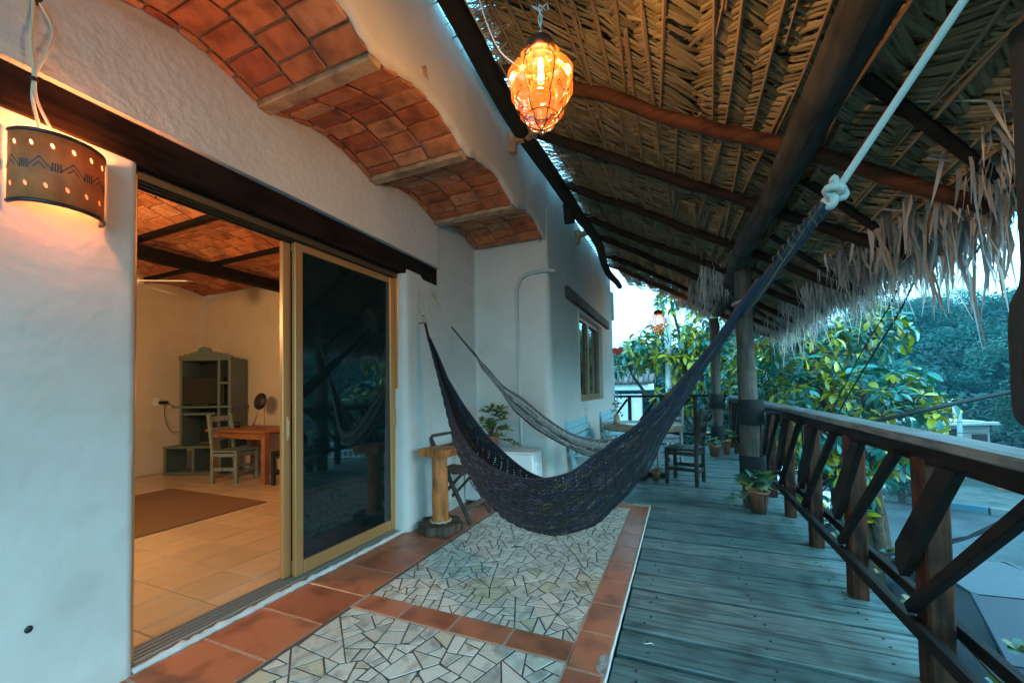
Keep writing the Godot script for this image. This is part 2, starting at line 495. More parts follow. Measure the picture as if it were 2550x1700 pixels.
func build_window(h: Node) -> void:
	var w := pnode("window", h)
	var s := S()
	for z in [-5.665, -7.485]: box(s, V(-1.425, 1.72, z), V(0.17, 1.36, 0.03), Basis(), 0.003)
	for y in [1.05, 2.395]: box(s, V(-1.425, y, -6.575), V(0.17, 0.03, 1.80), Basis(), 0.003)
	part("reveal", s, M.plaster, w)
	s = S()
	for z in [-5.72, -7.43]: box(s, V(-1.425, 1.72, z), V(0.05, 1.30, 0.075), Basis(), 0.005)
	for y in [1.115, 2.345]: box(s, V(-1.425, y, -6.575), V(0.05, 0.09, 1.63), Basis(), 0.005)
	box(s, V(-1.415, 1.73, -6.45), V(0.06, 1.14, 0.10), Basis(), 0.005)
	part("frame", s, mat(lin(0.30, 0.17, 0.075), 0.45, {"tex": "grain", "scale": Vector3(5, 0.5, 5)}), w)
	for k in 2:
		s = S()
		box(s, V(-1.432 - k * 0.012, 1.73, [-6.08, -6.95][k]), V(0.006, 1.14, [0.65, 0.88][k]), Basis(), 0.001)
		part("pane", s, M.glass_win, w)
	s = S()
	box(s, V(-1.50, 1.73, -6.57), V(0.02, 1.3, 1.8), Basis(), 0.002)
	part("curtain", s, M.black, w)
	s = S()
	box(s, V(-1.40, 2.52, -6.57), V(0.19, 0.15, 3.15), Basis(), 0.01)
	part("window_lintel", s, wood(0.13, 0.12, 0.10, 0.8, 2, 0.5), w)

func build_room(h: Node) -> void:
	var warm := mat(lin(0.60, 0.52, 0.40), 0.9, {"tex": "plaster", "bump": "fine_h", "h": 0.3, "scale": Vector3.ONE * 0.5})
	var s := S()
	box(s, V(-8.05, 1.5, -1.2), V(0.14, 3.5, 6.8), Basis(), 0.001)
	part("back_wall", s, warm, h)
	s = S()
	box(s, V(-5.2, 1.5, -4.54), V(5.54, 3.5, 0.15), Basis(), 0.001)
	part("side_wall", s, warm, h)
	s = S()
	box(s, V(-5.2, 1.5, 2.1), V(5.54, 3.5, 0.15), Basis(), 0.001)
	part("far_wall", s, warm, h)
	s = S()
	box(s, V(-5.2, -0.06, -1.2), V(5.5, 0.10, 6.5), Basis(), 0.001)
	part("room_floor", s, M.grout, h)
	box(s, V(-5.2, 3.32, -1.2), V(5.5, 0.10, 6.5), Basis(), 0.001)
	s = S()
	box(s, V(-5.24, 3.32, -1.2), V(5.4, 0.10, 6.5), Basis(), 0.001)
	part("room_roof", s, M.concrete, h)
	var fl := h.get_node("room_floor")
	var tm := []
	for i in 3: tm.append(mat(lin(0.52 + i * 0.03, 0.39 + i * 0.02, 0.26 + i * 0.015), 0.22, {"tex": "plaster", "scale": Vector3.ONE, "off": V(i * 0.3, 0, 0)}))
	for i in 16:
		for j in 10:
			var x := -2.71 - (i - 0.5) * 0.337
			var z := -1.19 - (j - 0.5) * 0.322
			if x < -7.9 or z < -4.4 or x > -2.52: continue
			s = S()
			box(s, V(x, -0.006, z), V(0.329, 0.012, 0.314), Basis(), 0.002)
			part("floor_tile", s, tm[rng.randi_range(0, 2)], fl)
	# the room's own vaulted brick ceiling on dark ribs and one cross beam
	var cols := []
	for i in 20: cols.append(-2.56 - i * 0.285)
	build_vault(h, -2.5, -7.99, cols, [0.24, -0.665, -1.57, -2.475, -3.38, -4.47], 3.06, 0.09, 5, M.lintel, "room_vault", func(m: Vector3) -> bool: return m.z < -1.62 and m.x < -3.9 - (m.z + 1.62) * -0.0 and m.x < -2.2 + m.z * 0.62)
	s = S()
	box(s, V(-5.83, 2.955, -1.5), V(0.13, 0.155, 6.0), Basis(), 0.012)
	part("ceiling_beam", s, M.lintel, h)

# ---------- terrace floor and deck ----------
func clip(poly: PackedVector2Array, p: Vector2, n: Vector2) -> PackedVector2Array:
	var o := PackedVector2Array()
	for i in poly.size():
		var a := poly[i]
		var b := poly[(i + 1) % poly.size()]
		var da := (a - p).dot(n)
		var db := (b - p).dot(n)
		if da <= 0: o.append(a)
		if (da < 0 and db > 0) or (da > 0 and db < 0): o.append(a.lerp(b, da / (da - db)))
	return o
func stone(s: SurfaceTool, poly: PackedVector2Array, top: float) -> void:
	var c := Vector2.ZERO
	for p in poly: c += p
	c /= poly.size()
	var tl := Vector2(R(-0.008, 0.008), R(-0.008, 0.008))
	var up := []
	var ed := []
	var lo := []
	for p in poly:
		var d := p - c
		var q := c + d * (1.0 - 0.0025 / maxf(d.length(), 0.012))
		up.append(V(q.x, top + tl.dot(d), q.y))
		ed.append(V(p.x, top - 0.0018 + tl.dot(d), p.y))
		lo.append(V(p.x, -0.012, p.y))
	face(s, up, Vector3.UP)
	for i in poly.size():
		var k := (i + 1) % poly.size()
		var o: Vector3 = (ed[i] + ed[k]) / 2.0 - V(c.x, 0, c.y)
		face(s, [up[i], up[k], ed[k], ed[i]], o + V(0, 0.05, 0))
		face(s, [ed[i], ed[k], lo[k], lo[i]], V(o.x, 0, o.z))
func mosaic(x0: float, x1: float, z0: float, z1: float, size: float) -> Array:
	# broken slabs: coarse cells, each cracked again and again across its longer side
	var cell := 0.30
	var seeds := []
	var nx := roundi((x1 - x0) / cell)
	var nz := roundi((z1 - z0) / cell)
	for i in nx:
		for j in nz: seeds.append(Vector2(x0 + (i + R(0.1, 0.9)) * (x1 - x0) / nx, z0 + (j + R(0.1, 0.9)) * (z1 - z0) / nz))
	var stack := []
	for a in seeds:
		var poly := PackedVector2Array([Vector2(x0, z0), Vector2(x1, z0), Vector2(x1, z1), Vector2(x0, z1)])
		for b in seeds:
			if a != b and poly.size() > 2: poly = clip(poly, (a + b) / 2.0, (b - a).normalized())
		if poly.size() > 2: stack.append(poly)
	var out := []
	while stack.size():
		var poly: PackedVector2Array = stack.pop_back()
		var area := 0.0
		var c := Vector2.ZERO
		for i in poly.size():
			area += poly[i].cross(poly[(i + 1) % poly.size()]) / 2.0
			c += poly[i] / poly.size()
		area = absf(area)
		if area < 0.0003: continue
		if area > size * R(0.55, 1.9):
			var far := Vector2.ZERO
			for i in poly.size():
				var e := poly[(i + 1) % poly.size()] - poly[i]
				var lo := INF
				var hi := -INF
				for v in poly:
					lo = minf(lo, v.dot(e.normalized()))
					hi = maxf(hi, v.dot(e.normalized()))
				if hi - lo > far.length(): far = e.normalized() * (hi - lo)
			var nrm := far.normalized().rotated(R(-0.28, 0.28))
			var at := c + far * R(-0.10, 0.10)
			stack.append(clip(poly, at, nrm))
			stack.append(clip(poly, at, -nrm))
			continue
		var cw := Geometry2D.is_polygon_clockwise(poly)
		var q := poly
		for i in poly.size():
			var e := (poly[(i + 1) % poly.size()] - poly[i]).normalized()
			var o := Vector2(e.y, -e.x) * (-1.0 if cw else 1.0)
			if o.dot(c - poly[i]) > 0: o = -o
			q = clip(q, poly[i] - o * R(0.0028, 0.0056), o)
			if q.size() < 3: break
		if q.size() < 3: continue
		# knock a corner off some pieces
		if rng.randf() < 0.35:
			var k: Vector2 = q[rng.randi_range(0, q.size() - 1)]
			q = clip(q, c.lerp(k, 0.86), (k - c).normalized().rotated(R(-0.5, 0.5)))
		if q.size() >= 3: out.append([q, c])
	return out
func build_terrace() -> void:
	var t := setting("terrace", "terrace floor of broken pale stone framed in red clay tiles")
	var s := S()
	box(s, V(-1.335, -0.0485, -2.0), V(2.0, 0.10, 4.98), Basis(), 0.001)
	var bed := part("mortar_bed", s, M.bed, t)
	var st := mosaic(-1.80, -0.52, -1.785, 0.2, 0.0100) + mosaic(-1.80, -0.52, -4.285, -1.945, 0.0068)
	st.sort_custom(func(a: Array, b: Array) -> bool: return a[1].y > b[1].y)
	var vis := st.filter(func(a: Array) -> bool: return a[1].y < -0.85)
	var rest := []
	for i in 5: rest.append(S())
	var k := 0
	for q in vis:
		var top := 0.004 + R(-0.0014, 0.0014)
		var mi := rng.randi_range(0, 3)
		var c: Vector2 = q[1]
		if c.distance_to(Vector2(-1.15, -2.25)) < 0.16 or c.distance_to(Vector2(-0.6, -2.55)) < 0.12 or rng.randf() < 0.03: mi = 4
		k += 1
		if k <= 298:
			s = S()
			stone(s, q[0], top)
			part("paving_stone", s, M["stone%d" % mi], t)
		else:
			stone(rest[mi], q[0], top)
	for i in 5: tag(part("far_paving_stones", rest[i], M["stone%d" % i], t), "", "", "", "stuff")
	# red clay tiles: wide strip by the door, cross strip, strip along the deck, end strip
	s = S()
	box(s, V(-2.07, -0.007, -2.0), V(0.49, 0.02, 4.6), Basis(), 0.001)
	box(s, V(-1.16, -0.007, -1.865), V(1.33, 0.02, 0.160), Basis(), 0.001)
	box(s, V(-0.428, -0.007, -2.2), V(0.192, 0.02, 4.6), Basis(), 0.001)
	box(s, V(-1.16, -0.0065, -4.385), V(1.65, 0.02, 0.2), Basis(), 0.001)
	part("grout", s, M.grout, t)
	var z := 0.3
	var tile := func(x: float, zz: float, w: float, d: float) -> void:
		var q := S()
		box(q, V(x, 0.0, zz), V(w - 0.010, 0.014, d - 0.010), Basis(V(0, 1, 0), R(-0.004, 0.004)).rotated(V(0, 0, 1), R(-0.002, 0.002)), 0.003)
		part("clay_tile", q, M["tile%d" % rng.randi_range(0, 2)], t)
	for i in 15: tile.call(-2.058, -0.655 + (2 - i) * 0.312 - 0.156, 0.485, 0.312)
	for i in 4: tile.call(-1.80 + 0.323 * (i + 0.5) - 0.004, -1.865, 0.323, 0.155)
	for i in 16: tile.call(-0.430, 0.16 - i * 0.295, 0.172, 0.295)
	for i in 5: tile.call(-1.80 + 0.26 * (i + 0.5), -4.375, 0.26, 0.165)
	# a broken-out bite in one tile, filled with rough cement, and a thin pale edge strip along the deck
	s = S(true)
	var p := []
	for i in 60: p.append(V(-0.336 + R(-0.002, 0.002), 0.002 + R(-0.001, 0.002), 0.3 - i * 0.0795))
	tube(s, p, 0.0065, 5)
	part("edge_strip", s, M.white, t)
	s = S()
	var bite := PackedVector2Array()
	for i in 11:
		var a := -PI / 2 + PI * i / 10.0
		bite.append(Vector2(-cos(a) * (0.046 + R(-0.006, 0.006)), sin(a) * 0.075))
	prism(s, bite, 0.004, Transform3D(Basis(V(1, 0, 0), V(0, 0, 1), V(0, -1, 0)), V(-0.342, 0.0108, -1.835)))
	part("cement_patch", s, mat(lin(0.40, 0.39, 0.36), 0.95, {"bump": "fine_h", "h": 1.2, "scale": Vector3.ONE * 4, "tex": "road"}), t)

func build_deck() -> void:
	var d := setting("wooden_deck", "weathered grey plank deck between the terrace and the railing")
	var z := 0.35
	var nails := S()
	while z > -9.35:
		var near := z > -4.42
		var w := R(0.185, 0.215) if near else R(0.125, 0.15)
		var gap := R(0.024, 0.036) if near else R(0.028, 0.038)
		if near and z - w < -4.47: w = z + 4.47
		var x0 := -0.325 + R(-0.006, 0.006) if z > -4.44 else -1.36
		var x1 := 1.10 + R(0.0, 0.03)
		var s := S()
		var yy := -0.022 + R(-0.004, 0.003) - (0.0 if near else 0.008)
		box(s, V((x0 + x1) / 2, yy, z - w / 2), V(x1 - x0, 0.042, w), Basis(V(0, 0, 1), R(-0.002, 0.002)).rotated(V(0, 1, 0), R(-0.002, 0.002)).rotated(V(1, 0, 0), R(-0.012, 0.012)), 0.006)
		part("plank", s, M["plank%d" % rng.randi_range(0, 3)], d)
		if near:
			for x in [-0.20, 0.34, 0.86]:
				for k in 2: lathe(nails, [Vector2(0.0075, -0.002), Vector2(0.006, 0.0025), Vector2(0.0, 0.003)], Transform3D(Basis(), V(x + R(-0.03, 0.03) , yy + 0.022, z - w * (0.3 + 0.36 * k) + R(-0.01, 0.01))), 6)
		z -= w + gap
	tag(part("nail_heads", nails, mat(lin(0.02, 0.018, 0.015), 0.7), d), "", "", "", "stuff")
	# joists and edge beam beneath
	for x in [-0.22, 0.34, 0.86]:
		var s := S()
		box(s, V(x, -0.125, -4.5), V(0.09, 0.15, 9.6), Basis(), 0.004)
		part("joist", s, M.dark_z, d)
	var s := S()
	box(s, V(1.02, -0.135, -4.5), V(0.07, 0.18, 9.7), Basis(), 0.004)
	part("edge_beam", s, M.dark_z, d)
	# small curled pale scraps lying on the planks
	for q in [[V(-0.16, 0.004, -1.52), 0.11, 1.2], [V(-0.13, 0.004, -1.72), 0.08, -0.8], [V(-0.18, 0.004, -2.05), 0.05, 0.2]]:
		s = S(true)
		var c: Array = []
		var r: Array = []
		for i in 7:
			var t := i / 6.0
			c.append(q[0] + V(cos(q[2]) * q[1] * (t - 0.5), 0.004 + 0.012 * sin(PI * t) , sin(q[2]) * q[1] * (t - 0.5) + 0.012 * sin(t * 5.0)))
			r.append(0.0015 + 0.005 * sin(PI * t))
		tube(s, c, r, 5, true, 0.35)
		tag(part("dry_leaf", s, M.white), ["curled pale dry leaf nearest the camera on the deck planks", "small pale dry leaf on the deck, second from the camera", "tiny pale leaf scrap on the deck nearest the clay tile strip"][[0.11, 0.08, 0.05].find(q[1])], "leaf", "pale leaf scraps on the deck")

func build_railing() -> void:
	var r := thing("wooden_railing", "dark wooden railing with diagonal braces along the street side of deck", "railing", V(0.93, 0, 0))
	var zs := []
	for i in 12: zs.append(-0.6 - i * 0.795)
	for i in zs.size():
		var z: float = zs[i]
		var s := S()
		var tw := R(-0.03, 0.03)
		box(s, V(0, 0.42, z), V(0.085, 1.04, 0.095), Basis(V(0, 1, 0), tw).rotated(V(0, 0, 1), R(-0.008, 0.008)), 0.008)
		part("post", s, M.dark_y, r)
		if i > 10: continue
		# long brace rising towards the camera, on the deck face
		s = S()
		bar(s, V(-0.062, 0.295, z - 0.045), V(-0.050, 0.945, z + 0.665), 0.042, 0.036, V(1, 0, 0), 0.005)
		part("brace", s, M.dark_z, r)
		# broad knee board with a pointed lower end, across the deck side of the post
		s = S()
		var poly := PackedVector2Array([Vector2(0.22, 0.945), Vector2(0.325, 0.945), Vector2(-0.045, 0.47), Vector2(-0.09, 0.42), Vector2(-0.125, 0.46), Vector2(-0.12, 0.55)])
		prism(s, poly, 0.034, Transform3D(Basis(V(0, 0, 1), V(0, 1, 0), V(-1, 0, 0)), V(-0.052, 0, z + 0.03)))
		part("knee_board", s, M.dark_z, r)
	var s := S()
	bar(s, V(0.01, 1.005, 0.3), V(0.01, 1.045, -9.42), 0.148, 0.038, V(0, 1, 0), 0.007)
	part("handrail", s, M.rail_top, r)
	s = S()
	bar(s, V(0.0, 0.948, 0.3), V(0.0, 0.985, -9.40), 0.055, 0.075, V(0, 1, 0), 0.005)
	part("top_rail", s, M.dark_z, r)
	for x in [-0.07, 0.075]:
		s = S()
		bar(s, V(x, 0.245, 0.3), V(x, 0.262, -9.40), 0.04, 0.055, V(0, 1, 0), 0.005)
		part("lower_rail", s, M.dark_z, r)
	var f := thing("end_railing", "dark wooden railing with slanted braces closing the far end of deck", "railing", V(0, 0, -9.42))
	s = S()
	bar(s, V(-1.75, 1.06, 0), V(0.95, 1.06, 0), 0.11, 0.05, V(0, 1, 0), 0.006)
	part("handrail", s, M.dark_x, f)
	s = S()
	bar(s, V(-1.75, 0.24, 0), V(0.95, 0.24, 0), 0.05, 0.05, V(0, 1, 0), 0.006)
	part("lower_rail", s, M.dark_x, f)
	for x in [-1.72, -1.1, -0.42, 0.26]:
		s = S()
		box(s, V(x, 0.5, 0), V(0.075, 1.08, 0.075), Basis(), 0.006)
		part("post", s, M.dark_y, f)
		s = S()
		bar(s, V(x + 0.05, 0.28, 0.03), V(x + 0.58, 1.0, 0.03), 0.05, 0.05, V(0, 0, 1), 0.005)
		part("brace", s, M.dark_x, f)

# ---------- palm roof ----------
func roof_y(x: float) -> float: return 2.60 - 0.60 * (x - 0.6)
func log_path(a: Vector3, b: Vector3, n: int, w: float, sd: float) -> Array:
	var o := []
	for i in n + 1:
		var t := float(i) / n
		o.append(a.lerp(b, t) + V(wob.get_noise_2d(t * 2.5 + sd, 1.0), wob.get_noise_2d(t * 2.5 + sd, 9.0), wob.get_noise_2d(t * 2.5 + sd, 17.0)) * w)
	return o
func log_radii(n: int, r0: float, r1: float, sd: float) -> Array:
	var o := []
	for i in n + 1:
		var t := float(i) / n
		o.append(lerpf(r0, r1, t) * (1.0 + 0.16 * wob.get_noise_2d(t * 5.0 + sd, 33.0)))
	return o
# flat curved blade: three or four cross pairs along a path
func blade(s: SurfaceTool, p: Array, side: Vector3, w: Array, c: Color, fold := 0.0) -> void:
	s.set_color(c)
	if fold > 0.0:          # folded along its midrib
		for i in p.size() - 1:
			var up: Vector3 = side.cross((p[i + 1] - p[i]).normalized()) * fold
			for sd in [-1.0, 1.0]:
				var a: Vector3 = p[i] + side * w[i] * sd + up * w[i]
				var d: Vector3 = p[i + 1] + side * w[i + 1] * sd + up * w[i + 1]
				if sd > 0: quad(s, p[i], p[i + 1], d, a)
				else: quad(s, a, d, p[i + 1], p[i])
		return
	for i in p.size() - 1:
		var a: Vector3 = p[i] - side * w[i]
		var b: Vector3 = p[i] + side * w[i]
		var d: Vector3 = p[i + 1] - side * w[i + 1]
		var e: Vector3 = p[i + 1] + side * w[i + 1]
		quad(s, a, d, e, b)
func frond_mesh(length: float, reach: float, rise: float) -> ArrayMesh:
	var s := S(false)
	var sway := R(-0.05, 0.05)
	var mid := func(t: float) -> Vector3: return V(sway * sin(t * 2.6), -0.012 * sin(t * PI), t * length)
	var n := int(length / 0.029)
	var ang0 := R(0.80, 1.02)
	for sd in [-1, 1]:
		var ph := R(0, 6)
		for i in n:
			var t := (i + R(0.1, 0.9)) / n
			if rng.randf() < 0.03: continue
			var b: Vector3 = mid.call(t)
			var ang := ang0 + 0.10 * sin(t * 7 + ph) + R(-0.03, 0.03)
			if rng.randf() < 0.05: ang += R(-0.5, 0.35)
			var l := reach * (0.72 + 0.28 * sin(PI * minf(1, t + 0.2))) * R(0.85, 1.05)
			var d := V(sd * cos(ang), 0, sin(ang))
			var side := V(-d.z, 0, d.x).rotated(d, R(-0.25, 0.25) + 0.3 * sd)
			var rs := rise * R(0.8, 1.25)
			var dip := R(-0.02, 0.02)
			var g := R(0.6, 1.2)
			var c := Color(0.24 * g, 0.186 * g * R(0.94, 1.04), 0.095 * g * R(0.85, 1.1))
			var w := R(0.0095, 0.014)
			blade(s, [b, b + d * l * 0.33 + V(0, rs * 0.25, 0), b + d * l * 0.7 + V(0, rs * 0.65 + dip, 0), b + d * l + V(0, rs + dip * 2, R(-0.02, 0.02))], side, [w * 0.55, w, w * 0.8, w * 0.12], c, 0.55)
	s.set_color(Color(0.24, 0.155, 0.075))
	var p := []
	var r := []
	for i in 9:
		p.append(mid.call(i / 8.0) + V(0, -0.004, 0))
		r.append(lerpf(0.0125, 0.005, i / 8.0))
	tube(s, p, r, 5)
	return done(s)
func fringe_mesh(width: float, drop: float, n: int, tone: float, wide := 1.0) -> ArrayMesh:
	var s := S(true)
	for i in n:
		var z := R(-0.5, 0.5) * width
		var x := R(-0.10, 0.10)
		var l := drop * R(0.4, 1.0) * (1.45 if rng.randf() < 0.12 else 1.0)
		var lean := V(R(-0.05, 0.22), 0, R(-0.3, 0.3))
		var g := R(0.55, 1.25) * tone
		var warm := R(0.0, 0.6)
		var c := Color(0.60 * g, lerpf(0.61, 0.42, warm) * g, lerpf(0.62, 0.25, warm) * g)
		var a := R(0, TAU)
		var side := V(cos(a), 0, sin(a))
		var w := R(0.004, 0.0075) * wide * R(0.8, 1.2)
		var st := V(x, R(0.0, 0.16), z)
		var bend := V(R(-0.03, 0.06), 0, R(-0.06, 0.06))
		blade(s, [st + V(-0.20, 0.10, 0), st, st + lean * l * 0.3 + V(0, -l * 0.28, 0) + bend * 0.7, st + lean * l * 0.6 + V(0, -l * 0.6, 0) + bend, st + lean * l * 0.9 + V(0, -l, 0) + bend * R(-0.3, 0.6)], side, [w * 0.8, w, w, w * 0.8, w * 0.15], c)
	return done(s)
func build_roof() -> void:
	var r := thing("palm_thatch_roof", "sloping palm frond roof on dark log rafters over the deck", "roof")
	var s := S(true)
	tube(s, log_path(V(0.6, 2.43, 0.4), V(0.6, 2.55, -7.75), 22, 0.06, 3.0), log_radii(22, 0.090, 0.086, 3.0), 12)
	part("main_beam", s, M.log_z, r)
	s = S(true)
	tube(s, log_path(V(-1.20, 3.60, 0.8), V(-1.19, 3.53, -8.9), 26, 0.11, 13.0), log_radii(26, 0.085, 0.06, 5.0), 10)
	part("wall_side_log", s, M.black_log, r)
	var k := 0
	for z in [0.1, -0.75, -1.48, -2.65, -3.5, -4.5, -5.45, -6.25, -7.2, -8.0]:
		s = S(true)
		var q := 0.035
		tube(s, log_path(V(-1.27, roof_y(-1.27), z + R(-0.03, 0.03)), V(1.42, roof_y(1.42), z + R(-0.05, 0.05)), 16, q, k * 4.7), log_radii(16, 0.044, 0.036, k * 2.0), 9)
		part("rafter", s, M.log_red if k in [3, 9] else M.log_x, r)
		k += 1
	for z in [-1.2, -2.1, -3.0, -4.0, -5.0, -6.6]:
		s = S(true)
		bar(s, V(0.75, roof_y(0.75) + 0.03, z), V(1.55, roof_y(1.55) + 0.03, z - 0.55), 0.05, 0.022, V(0, 1, 0), 0.003)
		part("lath", s, M.log_x, r)
	# fronds in overlapping rows along the slope
	var kinds := []
	for i in 6: kinds.append(frond_mesh(R(1.55, 1.85), R(0.36, 0.44), 0.125))
	M.frond = mat(Color.WHITE, 0.75, {"vc": 1, "back": Color(0.10, 0.07, 0.035)})
	var slope := Basis(V(0, 0, 1), atan(-0.6))
	var row := 0
	var x := -1.12
	while x < 1.46:
		var z := 0.6 + R(0, 0.9)
		while z > -8.0:
			var b := slope * Basis(V(0, 1, 0), PI + R(-0.06, 0.06) + (0.04 if row % 2 else -0.03)) * Basis(V(0, 0, 1), R(-0.06, 0.06))
			var o := part("frond", kinds[rng.randi_range(0, 5)], M.frond, r)
			var l := R(0.95, 1.12)
			o.transform = Transform3D(b.scaled_local(V(1, 1, l)), V(x + R(-0.02, 0.02), roof_y(x) + 0.062 + R(-0.006, 0.016), z))
			z -= R(1.05, 1.3)
		x += R(0.112, 0.138)
		row += 1
	# the thickness of older thatch above
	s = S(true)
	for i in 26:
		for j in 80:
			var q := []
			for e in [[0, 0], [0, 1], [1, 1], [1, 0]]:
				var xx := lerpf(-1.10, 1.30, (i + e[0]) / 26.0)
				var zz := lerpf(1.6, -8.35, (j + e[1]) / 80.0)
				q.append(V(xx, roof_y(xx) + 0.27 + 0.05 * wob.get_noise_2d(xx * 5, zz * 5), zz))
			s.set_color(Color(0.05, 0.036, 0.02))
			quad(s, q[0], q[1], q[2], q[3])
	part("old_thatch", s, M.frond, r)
	# hanging ends along the eave
	M.fringe = mat(Color.WHITE, 0.7, {"vc": 1, "back": Color(0.45, 0.45, 0.42)})
	var hang := []
	for i in 5: hang.append(fringe_mesh(0.46, [0.36, 0.46, 0.56, 0.42, 0.5][i], 110, 0.78))
	for i in 4: hang.append(fringe_mesh(0.46, [0.40, 0.50, 0.6, 0.45][i], 46, 0.50, 2.1))
	for lay in 5:
		var z := 0.2 - R(0, 0.3)
		while z > (-8.3 if lay < 3 else -3.6):
			var xx: float = [1.28, 1.44, 1.54, 1.38, 1.50][lay] + R(-0.04, 0.04)
			var o := part("hanging_fringe", hang[rng.randi_range(0, 4) if z < -3.9 or rng.randf() < 0.2 else rng.randi_range(5, 8)], M.fringe, r)
			o.transform = Transform3D(Basis(V(0, 1, 0), R(-0.2, 0.2)).scaled(V(1, R(0.65, 1.0), 1)), V(xx, roof_y(xx) + 0.10 + [0.05, 0.02, 0.05, 0.10, 0.12][lay] + (0.05 if z < -5 else 0.0), z))
			z -= R(0.30, 0.42)
	for q in [[-0.2, -8.25, 0.5], [0.15, -8.3, 0.9], [0.5, -8.3, 0.7], [0.85, -8.3, 0.8], [-0.8, -8.25, 0.45], [1.1, -8.3, 0.8], [0.3, -6.9, 1.0], [0.42, -5.6, 0.9]]:
		var o := part("hanging_fringe", hang[rng.randi_range(0, 4)], M.fringe, r)
		o.transform = Transform3D(Basis(V(0, 1, 0), PI / 2).scaled(V(0.7, q[2], 0.7)), V(q[0], roof_y(q[0]) + 0.02 + (0.0 if q[1] < -8 else -0.12), q[1]))
	# stiff ragged ends on the wall side
	for i in 26:
		var o := part("loose_frond_end", hang[rng.randi_range(0, 4)], M.frond, r)
		var z := 0.2 - i * 0.33
		o.transform = Transform3D(Basis(V(0, 0, 1), R(-2.2, -1.7)).scaled(V(1, R(0.5, 0.8), 1)), V(-1.05, roof_y(-1.05) + 0.10 + R(0, 0.04), z))
	# brackets on the parapet that carry the wall-side log
	for q in [[-3.25, 0.0], [-5.7, -0.02]]:
		s = S()
		bar(s, V(-1.34, 3.38, q[0]), V(-1.34, 3.58, q[0]), 0.07, 0.07, V(0, 0, 1), 0.008)
		bar(s, V(-1.35, 3.50, q[0] - 0.01), V(-1.13, 3.56, q[0] - 0.06), 0.07, 0.07, V(0, 1, 0), 0.008)
		part("bracket", s, M.concrete, r)
	s = S()
	box(s, V(-1.22, 3.42, -4.75), V(0.11, 0.24, 0.13), Basis(V(1, 0, 0), 0.35), 0.01)
	part("cut_log_end", s, M.black_log, r)

func build_posts() -> void:
	for k in 3:
		var z: float = [-4.79, -8.25, -0.30][k]
		var x: float = [0.665, 0.60, 0.78][k]
		var o := thing("roof_post", ["thick round log post with two dark bands beside the near flowerpot", "farther round log post near the end railing", "nearest round log post carrying the main beam"][k], "post", V(x, 0, z))
		var s := S(true)
		var n := 16
		var path := log_path(V(0.0, -0.3, 0), V([-0.06, -0.02, -0.05][k], 2.5, 0.02), n, 0.03, 41.0 + k * 9.0)
		tube(s, path, log_radii(n, 0.094, 0.082, 20.0 + k), 14)
		var trunk := part("trunk", s, M.log_y, o)
		if k == 2: continue
		for y in [0.40, 0.98]:
			s = S(true)
			lathe(s, [Vector2(0.118, y - 0.13), Vector2(0.122, y - 0.125), Vector2(0.122, y + 0.125), Vector2(0.118, y + 0.13), Vector2(0.10, y + 0.13)], Transform3D(Basis(), V(-0.005, 0, 0)), 18)
			var bd := part("band", s, mat(lin(0.02, 0.024, 0.026), 0.85, {"spec": 0.25}), o)
			s = S()
			for dz in [-0.03, 0.03]: tube(s, [V(0.10, y + dz, 0.03), V(0.30, y + dz * 0.4, 0.03)], 0.006, 6)
			part("bolt", s, M.iron, bd)
	# slim iron stanchion and ring holding the pot by the post
	var o := thing("pot_stand", "thin iron ring stand holding the near clay pot at the log post", "stand", V(0.70, 0, -4.56))
	var s := S()
	tube(s, [V(0.0, 0.02, 0.13), V(0.0, 0.20, 0.13)], 0.006, 6)
	var ring := []
	for i in 19: ring.append(V(cos(TAU * i / 18) * 0.125, 0.205, sin(TAU * i / 18) * 0.125))
	tube(s, ring, 0.005, 6, false)
	tube(s, [V(0.12, 0.205, 0.0), V(0.36, 0.215, -0.05)], 0.005, 6)
	part("ring", s, M.iron, o)
	s = S()
	box(s, V(0.37, 0.45, -0.05), V(0.035, 0.9, 0.035), Basis(), 0.004)
	part("upright", s, M.iron, o)

